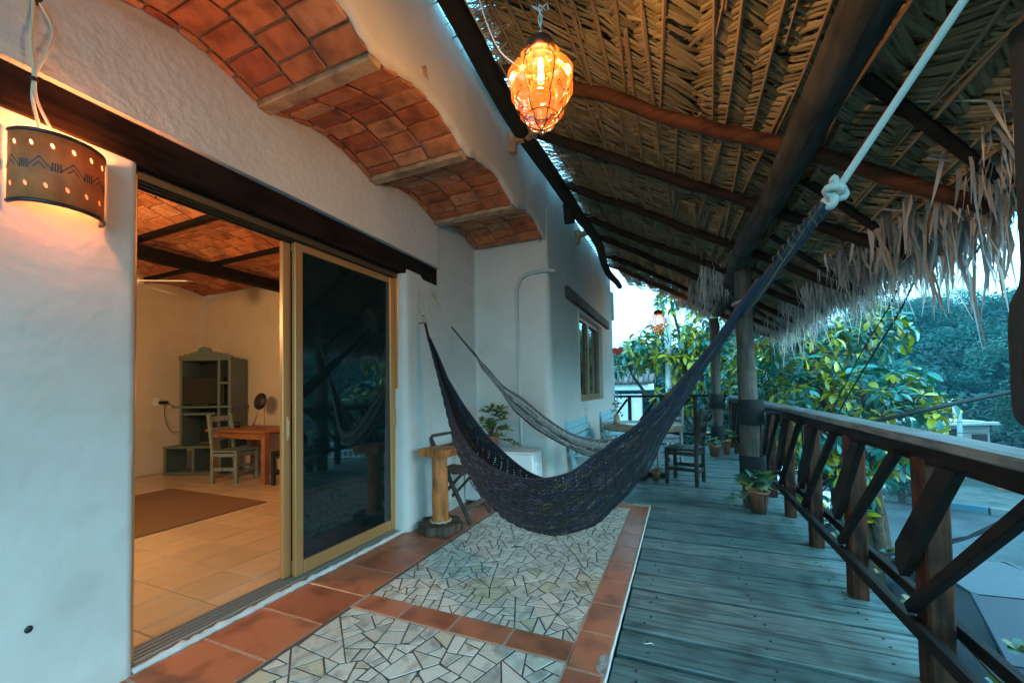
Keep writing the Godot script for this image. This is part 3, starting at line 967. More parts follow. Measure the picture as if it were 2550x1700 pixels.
# ---------- lamps ----------
func lantern(at: Vector3, k: float, label: String, top: float, energy: float) -> void:
	var o := thing("glass_lantern", label, "lantern", at, 0.25, "amber blown glass lanterns under the palm roof")
	# blown glass: stacked tiers of lobes pressed out between the wires
	var s := S(true)
	var prof := [[0.20, 0.055], [0.188, 0.085], [0.16, 0.105], [0.142, 0.098], [0.130, 0.092], [0.118, 0.112], [0.09, 0.152], [0.05, 0.176], [0.0, 0.172], [-0.04, 0.148], [-0.066, 0.118], [-0.076, 0.112], [-0.088, 0.122], [-0.112, 0.122], [-0.142, 0.098], [-0.158, 0.076], [-0.166, 0.074], [-0.19, 0.064], [-0.205, 0.035], [-0.21, 0.0]]
	var pts := []
	for i in prof.size() - 1:
		for j in 3: pts.append([lerpf(prof[i][0], prof[i + 1][0], j / 3.0), pl1([[0.0, prof[i][1]], [1.0, prof[i + 1][1]]], j / 3.0)])
	pts.append([-0.21, 0.0])
	var n := 64
	for i in pts.size() - 1:
		for a in n:
			var q := []
			for e in [[0, 0], [1, 0], [1, 1], [0, 1]]:
				var t: float = TAU * (a + e[1]) / n
				var lob := 1.0 - 0.23 * pow(1.0 - absf(sin(t * 3.0)), 1.35)
				var rr: float = pts[i + e[0]][1] * lob
				q.append(V(cos(t) * rr, pts[i + e[0]][0], sin(t) * rr) * k)
			quad(s, q[0], q[1], q[2], q[3])
	part("glass_globe", s, M.amber, o)
	var cage := S()
	for a in 6:
		var t := TAU * a / 6.0
		var p := []
		for i in range(0, prof.size()): p.append(V(cos(t), 0, sin(t)) * (prof[i][1] * 0.79 + 0.006) * k + V(0, prof[i][0] * k, 0))
		tube(cage, curve(p, 3), 0.0032 * k, 5)
		# a curled scroll between each pair of wires
		var c := []
		for i in 25:
			var u := i / 24.0 * 2.0 - 1.0
			var ax := t + TAU / 12.0 + u * 0.40 * (1.0 if absf(u) < 0.62 else 1.0)
			var y := -0.075 + 0.045 * u * u
			if absf(u) > 0.6:
				var w := (absf(u) - 0.6) / 0.4 * 4.4
				ax = t + TAU / 12.0 + signf(u) * (0.24 + 0.085 - 0.085 * cos(w) * (1 - w / 9.0) - 0.03)
				y = -0.058 + 0.024 * sin(w) * (1 - w / 9.0)
			c.append(V(cos(ax), 0, sin(ax)) * 0.137 * k + V(0, y * k, 0))
		tube(cage, c, 0.0026 * k, 4)
	for q in [[0.128, 0.098], [-0.155, 0.086]]:
		var ring := []
		for i in 31: ring.append(V(cos(TAU * i / 30) * q[1], q[0], sin(TAU * i / 30) * q[1]) * k)
		tube(cage, ring, 0.0024 * k, 5, false)
	lathe(cage, [Vector2(0, -0.25 * k), Vector2(0.008 * k, -0.235 * k), Vector2(0.004 * k, -0.225 * k), Vector2(0.010 * k, -0.21 * k), Vector2(0, -0.20 * k)], Transform3D(), 8)
	part("wire_cage", cage, M.iron, o)
	s = S(true)
	lathe(s, [Vector2(0.075, 0.175), Vector2(0.078, 0.205), Vector2(0.068, 0.235), Vector2(0.045, 0.258), Vector2(0.012, 0.268), Vector2(0.0, 0.27)].map(func(v: Vector2) -> Vector2: return v * k), Transform3D(), 22)
	part("cap", s, mat(lin(0.07, 0.03, 0.018), 0.6, {"metal": 0.3}), o)
	s = S(true)
	lathe(s, [Vector2(0.0, 0.16), Vector2(0.014, 0.155), Vector2(0.015, 0.12), Vector2(0.0135, 0.085), Vector2(0.019, 0.06), Vector2(0.017, 0.035), Vector2(0.0, 0.026)].map(func(v: Vector2) -> Vector2: return v * k), Transform3D(), 12)
	part("bulb", s, M.bulb, o)
	s = S()
	var y := 0.27 * k
	var link := 0
	while y < top:
		var c := []
		for i in 9: c.append(V(cos(TAU * i / 8) * 0.006, y + 0.013 + sin(TAU * i / 8) * 0.016, 0).rotated(V(0, 1, 0), PI / 2 * (link % 2)))
		tube(s, c, 0.0018, 4, false)
		y += 0.024
		link += 1
	part("chain", s, M.iron, o)
	if k > 0.7:
		s = S(true)
		for e in 3: tube(s, curve([V(0.01 * e - 0.01, 0.27 * k, 0), V(0.012 - 0.008 * e, 0.31, 0.008), V(0.03 * e - 0.03, 0.36, 0.01), V(0.015 + 0.012 * e, 0.34, 0.0)], 4), 0.0025, 5)
		part("bulb_wire", s, M.white, o)
	var l := OmniLight3D.new()
	l.name = numbered("lantern_light", o)
	l.light_color = Color(1.0, 0.70, 0.36)
	l.light_energy = energy
	l.omni_range = 14.0
	l.omni_attenuation = 2.0
	l.light_size = 0.03
	l.shadow_enabled = true
	o.add_child(l, true)
	l.position = V(0, 0.09 * k, 0)

func terracotta_shade(o: Node3D, r: float, hgt: float, e: float, holes: bool, glow := 0.0) -> void:
	# half cylinder, open above and below, set against the wall (wall at x = 0, out along +x)
	var s := S(true)
	var t := 0.009
	lathe(s, [Vector2(r, 0.0), Vector2(r, hgt), Vector2(r - t, hgt), Vector2(r - t, 0.0), Vector2(r, 0.0)], Transform3D(Basis(), V(0.0, 0, 0)), 36, -PI / 2, PI / 2)
	part("shade", s, M.terracotta if glow == 0.0 else mat(lin(0.5, 0.15, 0.05), 0.6, {"glow": Color(1.0, 0.42, 0.14), "glow_e": glow}), o)
	s = S(true)
	for y in [0.004, hgt - 0.004]:
		var c := []
		for i in 31:
			var a := lerpf(-PI / 2, PI / 2, i / 30.0)
			c.append(V(cos(a) * (r - 0.003), y, sin(a) * (r - 0.003)))
		tube(s, c, 0.0085, 7)
	part("rim", s, mat(lin(0.018, 0.012, 0.014), 0.3), o)
	if holes:
		for row in 2:
			for i in 7:
				var a := lerpf(-1.25, 1.25, i / 6.0) + 0.12 * row
				s = S()
				var up := V(0, 1, 0)
				var out := V(cos(a), 0, sin(a))
				var side := up.cross(out)
				var tilt := up.rotated(out, 0.25)
				var c := []
				for k in 9: c.append(out * (r + 0.0012) + V(0, hgt * (0.80 if row == 0 else 0.235), 0) + tilt * cos(TAU * k / 9) * 0.0105 + side * sin(TAU * k / 9) * 0.0052)
				face(s, c, out)
				part("light_hole", s, M.hole if row == 0 else M.hole_low, o)
		# painted band of triangles and strokes
		s = S()
		for i in 5:
			var a0 := lerpf(-1.35, 1.35, i / 4.0)
			for w in [[0.0, 0.036, 0.042], [0.0, 0.015, 0.015]]:
				var rr := r + 0.001 + (0.001 if w[1] < 0.02 else 0.0)
				var y0 := hgt * 0.46
				var da: float = w[1] * 0.9 / r
				if w[1] < 0.02: continue
				# hollow triangle: three strokes
				var pt := func(a: float, y: float) -> Vector3: return V(cos(a) * rr, y, sin(a) * rr)
				for st in [[a0 - da, y0, a0, y0 + w[2]], [a0, y0 + w[2], a0 + da, y0], [a0 - da * 0.5, y0, a0, y0 + w[2] * 0.5], [a0, y0 + w[2] * 0.5, a0 + da * 0.5, y0], [a0 - da, y0 - 0.002, a0 + da, y0 - 0.002]]:
					var th := 0.0065 if st[1] != st[3] else 0.003
					face(s, [pt.call(st[0], st[1] - 0.0), pt.call(st[2], st[3]), pt.call(st[2], st[3] + th), pt.call(st[0], st[1] + th)], V(cos(a0), 0, sin(a0)))
			for k in 4:
				var a := a0 + 0.335 + (k - 1.5) * 0.055
				var rr := r + 0.0012
				face(s, [V(cos(a - 0.014) * rr, hgt * 0.45, sin(a - 0.014) * rr), V(cos(a + 0.014) * rr, hgt * 0.45, sin(a + 0.014) * rr), V(cos(a + 0.014) * rr, hgt * 0.57, sin(a + 0.014) * rr), V(cos(a - 0.014) * rr, hgt * 0.57, sin(a - 0.014) * rr)], V(cos(a), 0, sin(a)))
		part("painted_band", s, mat(lin(0.03, 0.035, 0.04), 0.6), o)
	s = S(true)
	lathe(s, [Vector2(0.0, 0.10), Vector2(0.014, 0.10), Vector2(0.015, 0.13), Vector2(0.027, 0.165), Vector2(0.024, 0.19), Vector2(0.0, 0.205)], Transform3D(Basis(), V(r * 0.5, hgt * 0.80 - 0.168, 0)), 12)
	part("bulb", s, M.bulb, o)
	var l := OmniLight3D.new()
	l.name = numbered("sconce_light", o)
	l.light_color = Color(1.0, 0.60, 0.32)
	l.light_energy = e
	l.omni_range = 8.0
	l.omni_attenuation = 2.0
	l.light_size = 0.024
	l.shadow_enabled = true
	o.add_child(l, true)
	l.position = V(r * 0.5, hgt * 0.80, 0)

func build_lamps() -> void:
	M.bulb = mat(lin(1, 0.85, 0.6), 0.4, {"glow": Color(1.0, 0.80, 0.50), "glow_e": 1.0})
	M.hole = mat(lin(1, 0.7, 0.4), 0.6, {"glow": Color(1.0, 0.66, 0.34), "glow_e": 0.8})
	M.hole_low = mat(lin(1, 0.4, 0.2), 0.6, {"glow": Color(1.0, 0.42, 0.16), "glow_e": 0.3})
	M.amber = mat(lin(0.17, 0.048, 0.009), 0.08, {"alpha": 0.36, "spec": 0.6, "glow": Color(1.0, 0.40, 0.11), "glow_e": 0.024})
	lantern(V(-0.515, 2.53, -1.58), 0.84, "large lit amber glass lantern in a scrolled wire cage, the nearer one", 0.62, 0.20)
	lantern(V(-0.36, 2.42, -7.75), 0.98, "small distant lit amber lantern hanging by a chain before the sky", 0.72, 0.035)
	var o := thing("wall_sconce", "lit half-round terracotta wall lamp with holes and black zigzag band", "wall lamp", V(-2.288, 1.985, -0.735))
	terracotta_shade(o, 0.132, 0.275, 0.075, true)
	# twin flex that hangs the lamp from a nail
	var f := pnode("flex", o)
	var s := S(true)
	tube(s, curve([V(0.045, 0.28, 0.06), V(0.05, 0.40, 0.085), V(0.055, 0.50, 0.085), V(0.058, 0.62, 0.095), V(0.04, 0.76, 0.085), V(0.045, 0.98, 0.09), V(0.05, 1.2, 0.10)], 6), 0.0055, 6)
	tube(s, curve([V(0.055, 0.28, 0.02), V(0.056, 0.40, 0.075), V(0.058, 0.50, 0.08), V(0.065, 0.60, 0.055), V(0.045, 0.72, 0.035), V(0.048, 0.80, 0.075)], 6), 0.005, 6)
	part("cord", s, mat(lin(0.62, 0.50, 0.36), 0.7), f)
	s = S(true)
	tube(s, [V(0.03, 0.795, 0.075), V(0.065, 0.80, 0.075)], 0.008, 8)
	lathe(s, [Vector2(0.012, 0.45), Vector2(0.013, 0.46), Vector2(0.012, 0.465)], Transform3D(Basis(), V(0.055, 0.02, 0.085)), 8)
	part("nail", s, M.iron, f)
	o = thing("room_lamp", "terracotta lamp glowing on the room wall behind the tinted door pane", "wall lamp", V(-4.03, 1.10, -4.462), -PI / 2)
	terracotta_shade(o, 0.115, 0.36, 0.08, false, 0.35)
	o = thing("pendant_lamp", "round paper pendant lamp lighting the room from beside the doorway", "pendant lamp", V(-4.7, 2.15, -0.75))
	s = S(true)
	var pr := []
	for i in 13: pr.append(Vector2(0.14 * sin(PI * i / 12.0), -0.14 * cos(PI * i / 12.0)))
	lathe(s, pr, Transform3D(), 20)
	part("lamp_globe", s, mat(lin(0.8, 0.6, 0.35), 0.6, {"glow": Color(1.0, 0.62, 0.20), "glow_e": 1.2}), o)
	s = S(true)
	tube(s, [V(0, 0.14, 0), V(0, 0.98, 0)], 0.004, 5)
	part("cord", s, M.black, o)
	var l := OmniLight3D.new()
	l.name = "pendant_light"
	l.light_color = Color(1.0, 0.79, 0.52)
	l.light_energy = 0.9
	l.omni_range = 12.0
	l.omni_attenuation = 2.0
	l.light_size = 0.12
	l.shadow_enabled = true
	o.add_child(l, true)

# ---------- hammocks ----------
func hammock_net(s: SurfaceTool, p0: Vector3, hdir: Vector3, rim: Array, low: Array, width: Array, strands: int, thick: float, cols: Array, flecks: Array, s0: float, s1: float, nseg: int) -> void:
	var nrm := hdir.cross(Vector3.UP).normalized()
	var at := func(u: float, v: float) -> Vector3:
		var yr := pl1(rim, u) - (0.55 * clampf(pl1(width, u) - 0.02, 0.0, 1.0) if v < 0.0 else 0.0)
		var yl := pl1(low, u)
		var w := pl1(width, u)
		var a := v * 1.75
		# a sagging trough: sides upright, bottom rounded, with a few loose folds
		var fold := 0.10 * sin(v * 9.0 + u * 3.0) + 0.06 * sin(v * 17.0 - u * 5.0)
		var f := (1.0 - cos(a * (PI / 2) / 1.75)) 
		var y := lerpf(yl, yr, pow(clampf(f, 0, 1), 1.15))
		return p0 + hdir * u + Vector3.UP * (y - p0.y) + nrm * w * (sin(a) / sin(1.57) * 1.0 + fold * (1.0 - absf(v)))
	for i in strands:
		var v0 := (i + 0.5) / strands * 2.0 - 1.0
		var p := []
		var r := []
		var ph := i * 2.1 + R(-0.3, 0.3)
		var c: Color = cols[rng.randi_range(0, cols.size() - 1)]
		var g := R(0.85, 1.15)
		for k in nseg + 1:
			var u := lerpf(s0, s1, float(k) / nseg)
			var wv := (1.25 / strands) * (1.0 if (k + i) % 2 else -1.0)
			var q: Vector3 = at.call(u, clampf(v0 + wv, -1.0, 1.0))
			q += nrm * (R(-0.0015, 0.0015) + clampf(pl1(width, u) * 0.07, 0.0, 0.006) * sin(u * 82.0 + 2.2 * sin(v0 * 5.0)))
			p.append(q)
			r.append(thick * (1.25 if k % 2 else 0.85) * clampf(pl1(width, u) / 0.045, 0.42, 1.0))
		var k := 0
		while k < nseg:
			var e := mini(nseg, k + rng.randi_range(1, 4))
			var cc: Color = flecks[rng.randi_range(0, flecks.size() - 1)] if rng.randf() < 0.17 else c
			s.set_color(Color(cc.r * g, cc.g * g, cc.b * g))
			tube(s, p.slice(k, e + 1), r.slice(k, e + 1), 4, false)
			k = e
	for v in [-1.0, 1.0]:
		var p := []
		for k in nseg + 1: p.append(at.call(lerpf(s0, s1, float(k) / nseg), v))
		s.set_color(cols[0])
		tube(s, p, thick * 1.5, 6)
func knot(s: SurfaceTool, c: Vector3, ax: Vector3, r: float, t: float) -> void:
	# overhand knot: a trefoil-like loop
	var p := []
	var u := ax.normalized()
	var x := u.cross(Vector3.UP).normalized()
	var y := u.cross(x)
	for i in 37:
		var a := TAU * i / 36.0
		p.append(c + x * r * (sin(a) + 1.3 * sin(2 * a)) * 0.5 + u * r * (cos(a) - 1.3 * cos(2 * a)) * 0.62 - y * r * sin(3 * a) * 0.7)
	tube(s, p, t, 8, false)
func build_hammocks() -> void:
	M.net = mat(Color.WHITE, 0.85, {"vc": 1})
	M.rope_white = mat(lin(0.42, 0.41, 0.37), 0.85, {"bump": "fine_h", "h": 0.08, "scale": Vector3.ONE * 8})
	var p0 := V(-2.3, 2.222, -3.108)
	var hd := V(2.9, 0, 2.358).normalized()
	var o := thing("hammock", "dark navy rope hammock sagging low over the stone floor, on a white rope", "hammock")
	var navy := Color(0.006, 0.009, 0.021)
	var cols := [navy, Color(0.010, 0.012, 0.020), Color(0.03, 0.022, 0.016), navy, Color(0.011, 0.009, 0.026), Color(0.012, 0.013, 0.016), Color(0.022, 0.018, 0.014), navy, Color(0.010, 0.011, 0.015)]
	var s := S(true)
	hammock_net(s, p0, hd, [[0.40, 1.712], [0.6, 1.54], [0.8, 1.35], [1.1, 1.145], [1.39, 0.99], [1.79, 0.872], [2.09, 0.85], [2.3, 0.87], [2.5, 0.93], [2.69, 1.045], [2.784, 1.105], [2.84, 1.142], [2.88, 1.178], [2.923, 1.208], [3.03, 1.312], [3.1, 1.384], [3.2, 1.50]],
		[[0.40, 1.69], [0.6, 1.46], [0.74, 1.30], [1.01, 1.03], [1.31, 0.79], [1.68, 0.645], [2.0, 0.59], [2.32, 0.635], [2.56, 0.745], [2.73, 0.89], [2.83, 0.99], [2.88, 1.08], [2.923, 1.145], [3.03, 1.285], [3.1, 1.37], [3.2, 1.489]],
		[[0.40, 0.010], [0.6, 0.020], [0.9, 0.042], [1.3, 0.09], [1.7, 0.115], [2.1, 0.105], [2.3, 0.085], [2.5, 0.060], [2.69, 0.040], [2.83, 0.026], [2.92, 0.016], [3.03, 0.010], [3.2, 0.009]], 104, 0.0052, cols, [Color(0.075, 0.06, 0.042), Color(0.04, 0.033, 0.027), Color(0.03, 0.03, 0.06)], 0.40, 3.20, 150)
	tag(part("net", s, M.net, o), "", "", "", "stuff")
	# gathered end cords, twisted, running up to the white rope
	s = S(true)
	var top := p0 + hd * 3.345 + V(0, 1.632 - p0.y, 0)
	for i in 26:
		var a := i * 2.399
		var rr := 0.011 * sqrt((i + 0.5) / 26.0)
		var p := []
		for k in 15:
			var t := k / 14.0
			var c := p0 + hd * lerpf(3.14, 3.335, t) + V(0, lerpf(1.428, 1.622, t) - p0.y, 0)
			var b := a + t * 2.6
			var n := hd.cross(Vector3.UP).normalized()
			p.append(c + (n * cos(b) + (Vector3.UP - hd * 0.8).normalized() * sin(b)) * rr * (1.25 - 0.3 * t))
		s.set_color(cols[i % cols.size()] * (2.2 if i % 4 == 0 else 1.0))
		tube(s, p, 0.0030, 5)
	# the end loops wrapped round the gathered cords
	for k in 2:
		var p := []
		for i in 50:
			var t := i / 49.0
			var c := p0 + hd * lerpf(3.235, 3.325, t) + V(0, lerpf(1.53, 1.615, t) - p0.y, 0)
			var n := hd.cross(Vector3.UP).normalized()
			p.append(c + (n * cos(t * 26 + k * 3) + (Vector3.UP - hd * 0.8).normalized() * sin(t * 26 + k * 3)) * 0.0135)
		s.set_color([Color(0.012, 0.016, 0.022), Color(0.055, 0.036, 0.024)][k])
		tube(s, p, 0.0030, 6)
	tag(part("end_cords", s, M.net, o), "", "", "", "stuff")
	s = S(true)
	var up := (V(0.74, 2.36, -0.63) - top).normalized()
	tube(s, curve([top - up * 0.005, top + up * 0.05, top + up * 0.35, V(0.74, 2.36, -0.63)], 6), 0.0068, 10)
	knot(s, top + up * 0.006, up, 0.0165, 0.0082)
	tube(s, curve([top + up * 0.02 + V(-0.010, 0.004, 0.008), top + up * 0.028 + V(-0.016, 0.006, 0.010), top + up * 0.033 + V(-0.021, 0.004, 0.010)], 4), 0.0085, 8)
	for k in 3:
		var c := []
		for i in 25: c.append(V(0.765 + cos(TAU * i / 24) * 0.105, 2.36 + k * 0.02, -0.30 + sin(TAU * i / 24) * 0.105))
		tube(s, c, 0.0098, 8, false)
	tube(s, [V(0.74, 2.36, -0.63), V(0.75, 2.365, -0.40)], 0.0098, 8)
	part("white_rope", s, M.rope_white, o)
	# wall end: hook, tan cord, wrapped lashing, gathered dark cords
	s = S(true)
	var a := p0 + V(0.03, 0, 0)
	var b := p0 + hd * 0.235 + V(0, 1.93 - p0.y, 0)
	var e := p0 + hd * 0.40 + V(0, 1.70 - p0.y, 0)
	tube(s, curve([a + V(0, -0.03, 0), a.lerp(b, 0.5) + V(0, -0.012, 0), b], 5), 0.0045, 6)
	tube(s, curve([a + V(0.004, -0.10, 0.012), a + V(-0.004, -0.17, 0.02), a + V(0.015, -0.22, 0.012)], 5), 0.003, 5)
	for k in 6:
		var c := []
		var q := b.lerp(e, 0.06 + 0.05 * k)
		for i in 13: c.append(q + V(cos(TAU * i / 12) * 0.014, 0.004 * sin(i * 2.0), sin(TAU * i / 12) * 0.014))
		tube(s, c, 0.005, 5, false)
	part("hanging_cord", s, M.cord_tan, o)
	s = S(true)
	tube(s, curve([b, b.lerp(e, 0.5), e], 4), 0.013, 8)
	for sd in [-1, 1]: tube(s, [b.lerp(e, 0.28), b.lerp(e, 0.28) + V(-0.03 * sd - 0.015, -0.012, 0.028)], 0.006, 6)
	part("gathered_end", s, M.black, o)
	s = S(true)
	var hk := []
	for i in 13: hk.append(a + V(0.004 * sin(i * 0.5), -0.012 + 0.018 * cos(TAU * i / 12), 0.011 * sin(TAU * i / 12)))
	tube(s, hk, 0.003, 6, false)
	tube(s, [p0 + V(-0.03, 0.004, 0), a], 0.004, 6)
	part("hook", s, M.steel, o)
	# second hammock, from the wall to the thick post
	p0 = V(-2.3, 2.217, -3.36)
	hd = V(2.857, 0, -1.34).normalized()
	o = thing("hammock", "grey and black rope hammock behind the navy one, tied to the log post", "hammock")
	s = S(true)
	cols = [Color(0.09, 0.10, 0.095), Color(0.20, 0.21, 0.195), Color(0.045, 0.05, 0.05), Color(0.26, 0.265, 0.245), Color(0.10, 0.10, 0.085)]
	hammock_net(s, p0, hd, [[0.44, 1.60], [0.5, 1.525], [0.7, 1.30], [0.9, 1.165], [1.1, 0.99], [1.34, 0.825], [1.62, 0.745], [1.91, 0.785], [2.2, 0.985], [2.5, 1.28], [2.8, 1.60]],
		[[0.44, 1.58], [0.5, 1.46], [0.675, 1.255], [0.81, 1.05], [1.01, 0.865], [1.3, 0.69], [1.58, 0.565], [1.87, 0.525], [2.12, 0.63], [2.45, 1.1], [2.8, 1.57]],
		[[0.44, 0.008], [0.6, 0.02], [0.9, 0.075], [1.4, 0.12], [1.8, 0.125], [2.2, 0.07], [2.5, 0.035], [2.8, 0.014]], 64, 0.0056, cols, [Color(0.32, 0.32, 0.31), Color(0.02, 0.022, 0.025)], 0.44, 2.8, 110)
	tag(part("net", s, M.net, o), "", "", "", "stuff")
	s = S(true)
	tube(s, curve([p0 + hd * 0.195 + V(0, 1.90 - p0.y, 0), p0 + hd * 0.32 + V(0, 1.745 - p0.y, 0), p0 + hd * 0.45 + V(0, 1.59 - p0.y, 0)], 4), [0.008, 0.009, 0.009, 0.009, 0.009, 0.010, 0.011, 0.012, 0.012], 8)
	part("gathered_end", s, M.black, o)
	s = S(true)
	a = p0 + V(0.03, 0, 0)
	b = p0 + hd * 0.195 + V(0, 1.905 - p0.y, 0)
	tube(s, [a, b], 0.0042, 6)
	tube(s, curve([a, a + V(0.01, 0.01, 0.06), a + V(0.01, -0.10, 0.085), a + V(0.012, -0.22, 0.07), a + V(0.015, -0.235, 0.055)], 6), 0.0042, 6)
	tube(s, curve([b, b + V(0.004, -0.08, 0.0), b + V(0.012, -0.13, 0.012), b + V(0.0, -0.155, 0.0), b + V(-0.008, -0.12, -0.004), b + V(0.0, -0.10, 0), b + V(0.0, -0.30, 0.0), b + V(0.02, -0.44, 0.006)], 6), 0.0028, 5)
	for q in [a, b]:
		for k in 3:
			var c := []
			for i in 11: c.append(q + V(cos(TAU * i / 10) * 0.010, (k - 1) * 0.007, sin(TAU * i / 10) * 0.010))
			tube(s, c, 0.0045, 5, false)
	part("hanging_cord", s, M.cord_tan, o)
	s = S(true)
	var w := V(0.61, 2.12, -4.72)
	var f := p0 + hd * 2.8 + V(0, 1.585 - p0.y, 0)
	for k in 5: tube(s, curve([f + V(0.01 * k - 0.02, 0.01 * (k % 2), 0), f.lerp(w, 0.5) + V(0.006 * k - 0.012, -0.01, 0.006 * (k % 3)), w + V(0, 0, 0.06)], 5), 0.0042, 5)
	for k in 2:
		var c := []
		for i in 25: c.append(V(0.62 + cos(TAU * i / 24) * 0.105, 2.13 + k * 0.015 + 0.03 * cos(TAU * i / 24), -4.78 + sin(TAU * i / 24) * 0.105))
		tube(s, c, 0.006, 6, false)
	knot(s, f.lerp(w, 0.45), w - f, 0.022, 0.006)
	part("post_lashing", s, M.rope_white, o)

# ---------- furniture and small things ----------
func slat(s: SurfaceTool, a: Vector3, b: Vector3, w: float, t: float, up: Vector3) -> void: bar(s, a, b, w, t, up, 0.004)
func ladder_chair(called: String, label: String, at: Vector3, turn: float, m: Material, group := "", light := false) -> Node3D:
	# straight ladder-back chair; faces +z
	var o := thing(called, label, "chair", at, turn, group)
	var s: SurfaceTool
	for x in [-0.19, 0.19]:
		s = S(); box(s, V(x, 0.22, 0.18), V(0.045, 0.44, 0.045), Basis(), 0.004); part("leg", s, m, o)
		s = S(); bar(s, V(x, 0.0, -0.18), V(x, 0.46, -0.18), 0.045, 0.045, V(1, 0, 0)); bar(s, V(x, 0.452, -0.18), V(x, 0.98, -0.25), 0.042, 0.044, V(1, 0, 0)); part("leg", s, m, o)
	for i in 4:
		s = S(); box(s, V(0, 0.455, -0.145 + i * 0.10), V(0.44, 0.022, 0.092), Basis(), 0.004); part("seat_board", s, m, o)
	for y in [[0.16, 0.18], [0.16, -0.18], [0.40, 0.18], [0.40, -0.18]]:
		s = S(); box(s, V(0, y[0], y[1]), V(0.34, 0.045 if y[0] < 0.3 else 0.06, 0.022), Basis(), 0.003); part("stretcher", s, m, o)
	for x in [-0.19, 0.19]:
		for y in [0.20, 0.40]:
			s = S(); box(s, V(x, y, 0), V(0.022, 0.045, 0.32), Basis(), 0.003); part("stretcher", s, m, o)
	for k in 3:
		var y: float = [0.62, 0.76, 0.91][k]
		s = S(); box(s, V(0, y, -0.205 - (y - 0.6) * 0.13), V(0.345, [0.05, 0.05, 0.08][k], 0.02), Basis(V(1, 0, 0), -0.13), 0.003); part("back_slat", s, m, o)
	return o
func leafy(s: SurfaceTool, c: Vector3, n: int, l: float, w: float, cols: Array, up: float, seg := 3) -> void:
	for i in n:
		var a := i * 2.399 + R(-0.4, 0.4)
		var el := up * R(0.4, 1.3) - 0.1
		var d := V(cos(a) * cos(el), sin(el), sin(a) * cos(el))
		var side := d.cross(Vector3.UP).normalized()
		if side.length() < 0.1: side = V(1, 0, 0)
		side = side.rotated(d, R(-0.6, 0.6))
		var k := l * R(0.65, 1.1)
		var col: Color = cols[rng.randi_range(0, cols.size() - 1)]
		var g := R(0.7, 1.25)
		var p := []
		var ww := []
		for j in seg + 2:
			var t := float(j) / (seg + 1)
			p.append(c + d * k * t + V(0, -k * 0.35 * t * t, 0))
			ww.append(w * sin(PI * clampf(t * 0.93 + 0.05, 0, 1)) * 0.5)
		blade(s, p, side, ww, Color(col.r * g, col.g * g, col.b * g))
func flowerpot(label: String, at: Vector3, r: float, hgt: float, group := "") -> Node3D:
	var o := thing("flowerpot", label, "potted plant", at, R(0, 6), group)
	var s := S(true)
	lathe(s, [Vector2(0, 0.004), Vector2(r * 0.68, 0.004), Vector2(r * 0.70, 0.0), Vector2(r * 0.95, hgt * 0.80), Vector2(r * 1.06, hgt * 0.80), Vector2(r * 1.08, hgt * 0.99), Vector2(r * 0.98, hgt), Vector2(r * 0.93, hgt * 0.9), Vector2(0, hgt * 0.88)], Transform3D(), 24)
	part("pot", s, M.pot, o)
	return o
